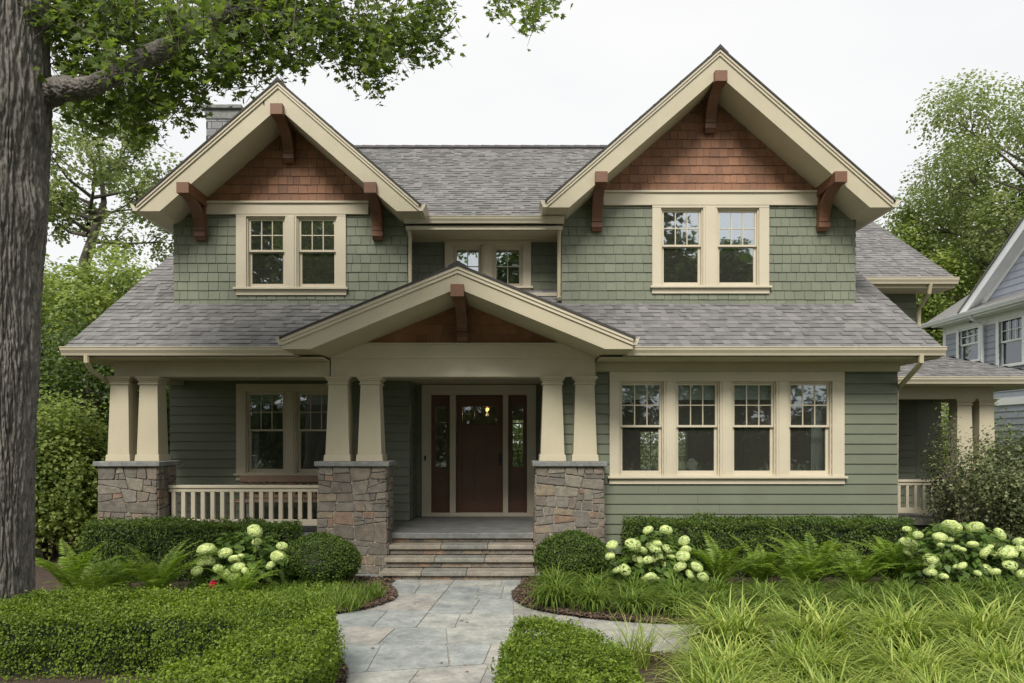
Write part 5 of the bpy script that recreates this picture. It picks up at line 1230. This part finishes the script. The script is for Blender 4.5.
for i in range(3):
    V, q = bloom_mesh(700+i); me_o = npmesh('flower_head', V, q, M['bloom']); BM.append(me_o.data); bpy.data.objects.remove(me_o)
def hydrangea(label, c, rad, heads, seed, nleaf=900):
    r = np.random.default_rng(seed); t = thing('hydrangea', label, 'hydrangea', (c[0], c[1], 0), 'hydrangeas in flower'); c0 = np.array([c[0], c[1], .12])
    dirs = unit(r.normal(0, 1, (nleaf, 3))); dirs[:, 2] = np.abs(dirs[:, 2]); P = c0+dirs*np.array(rad)*r.uniform(.6, .97, (nleaf, 1))
    # oval leaves: six-sided, folded along the midrib
    N = unit(dirs+[0, -.1, .6]+r.normal(0, .35, (nleaf, 3))); a = unit(dirs+r.normal(0, .5, (nleaf, 3))+[0, 0, -.3]); a = unit(a-N*(a*N).sum(1)[:, None]); b = np.cross(N, a); s = r.uniform(.08, .15, nleaf)[:, None]
    V = np.stack([P, P+a*s*.3+b*s*.30+N*s*.06, P+a*s*.65+b*s*.26+N*s*.05, P+a*s-N*s*.12, P+a*s*.65-b*s*.26+N*s*.05, P+a*s*.3-b*s*.30+N*s*.06], 1).reshape(-1, 3)
    npmesh('leaves', V, np.arange(len(V)).reshape(-1, 6), M['hydleaf'], t)
    m = MB()
    for (x, y, z, rad_) in heads:
        m.tube([(c[0]+(x-c[0])*.3, c[1]+(y-c[1])*.3, 0), (c[0]+(x-c[0])*.8, c[1]+(y-c[1])*.8, z*.6), (x, y, z-rad_*.4)], [.006, .005, .004], 5, False)
    m.build('stems', M['stem'], t)
    for i, (x, y, z, rad_) in enumerate(heads):
        o = bpy.data.objects.new('flower_head', BM[i % 3]); C.objects.link(o); o.parent = t; o.location = (x-c[0], y-c[1], z); o.scale = (rad_*r.uniform(.74, .9), rad_*r.uniform(.74, .9), rad_*r.uniform(.6, .82)); o.rotation_euler = (r.normal(.15, .35), r.normal(0, .35), r.random()*6.28)
def hd(lst, D, dj=.25, more=0):
    out = []; x0, x1 = min(q[0] for q in lst), max(q[0] for q in lst); y0, y1 = min(q[1] for q in lst), max(q[1] for q in lst)
    lst = lst+[(rnd.uniform(x0, x1), y0+(y1-y0)*rnd.uniform(.25, 1), rnd.uniform(4, 6.5)) for _ in range(more)]
    for px, py, rp in lst: d_ = D+rnd.uniform(-dj, dj); out.append((X(px, d_), d_, Z(py, d_), rp/F*d_))
    return out
hydrangea('hydrangea with pale green heads below the porch railing, left of the path', (X(245,9.7), 9.7), (.74, .5, .72),
    hd([(255,531,9),(257,542,5.5),(206,549,9.5),(225,553,7.5),(209,561,7),(235,559,7),(282,546,6),(278,556,8.5),(271,565,6),(197,571,7),(225,573,7.5),(238,567,7.5),(245,571,6),(233,578,7)], 9.22, .12, 4), 801)
hydrangea('full hydrangea with pale green heads right of the steps', (X(658,9.6), 9.6), (.70, .48, .74),
    hd([(648,530,6.5),(666,530,7),(684,541,7.5),(612,545,7),(633,544,9),(641,551,7),(655,549,7),(668,549,7),(683,556,8),(638,559,7.5),(648,560,6),(657,559,7.5),(664,565,7),(680,567,8),(697,567,7),(690,575,6.5),(625,570,7),(650,578,8.5),(610,556,6),(703,577,7),(671,556,6),(676,580,5)], 9.25, .15, 10), 802)
hydrangea('wide hydrangea with pale green heads in front of the grey-green shrub', (X(965,9.5), 9.6), (1.05, .55, .86),
    hd([(908,543,9),(907,529,5),(940,537,8),(952,527,10.5),(975,527,9),(990,543,9),(931,560,9.5),(930,572,7),(970,571,8),(962,566,6),(985,569,7),(985,553,7),(1008,552,10),(1010,565,8),(968,577,6),(918,535,6),(1000,534,8),(1020,543,8),(1030,556,9),(1022,574,7),(1045,545,9),(1040,570,8)], 9.2, .2, 18), 803, 1500)
# a few fallen leaves on the path
r = np.random.default_rng(77); P = np.c_[r.uniform(-1.6, 1.5, 26), r.uniform(6.2, 10.2, 26), np.full(26, .032)]; V, Fc = star_leaves(P, np.tile([0, 0, 1.0], (26, 1)), .05, r, .15, 0)
tag(npmesh('fallen_leaves', V, Fc, M['benchwood']), 'few small dry leaves lying on the bluestone path', 'leaves', kind='stuff')
# red flower by the left hydrangea
t = thing('red_flower', 'single small red flower low beside the left hydrangea', 'flower', (X(213,9.0), 9.0, .04)); fx, fy = X(213,9.0), 9.0; fz = Z(585,9.0)
m = MB(); m.tube([(fx, fy, .04), (fx+.01, fy, fz)], .004, 5); m.build('stem', M['stem'], t)
r = np.random.default_rng(9); D_ = unit(r.normal(0, 1, (60, 3))); P = np.array([fx, fy, fz])+D_*.028; V = quads_leaves(P, D_, .04, r, .3, .5); npmesh('petals', V, quad_faces(V), M['red'], t)

for o in bpy.data.objects:
    if '_wl' in o: del o['_wl']
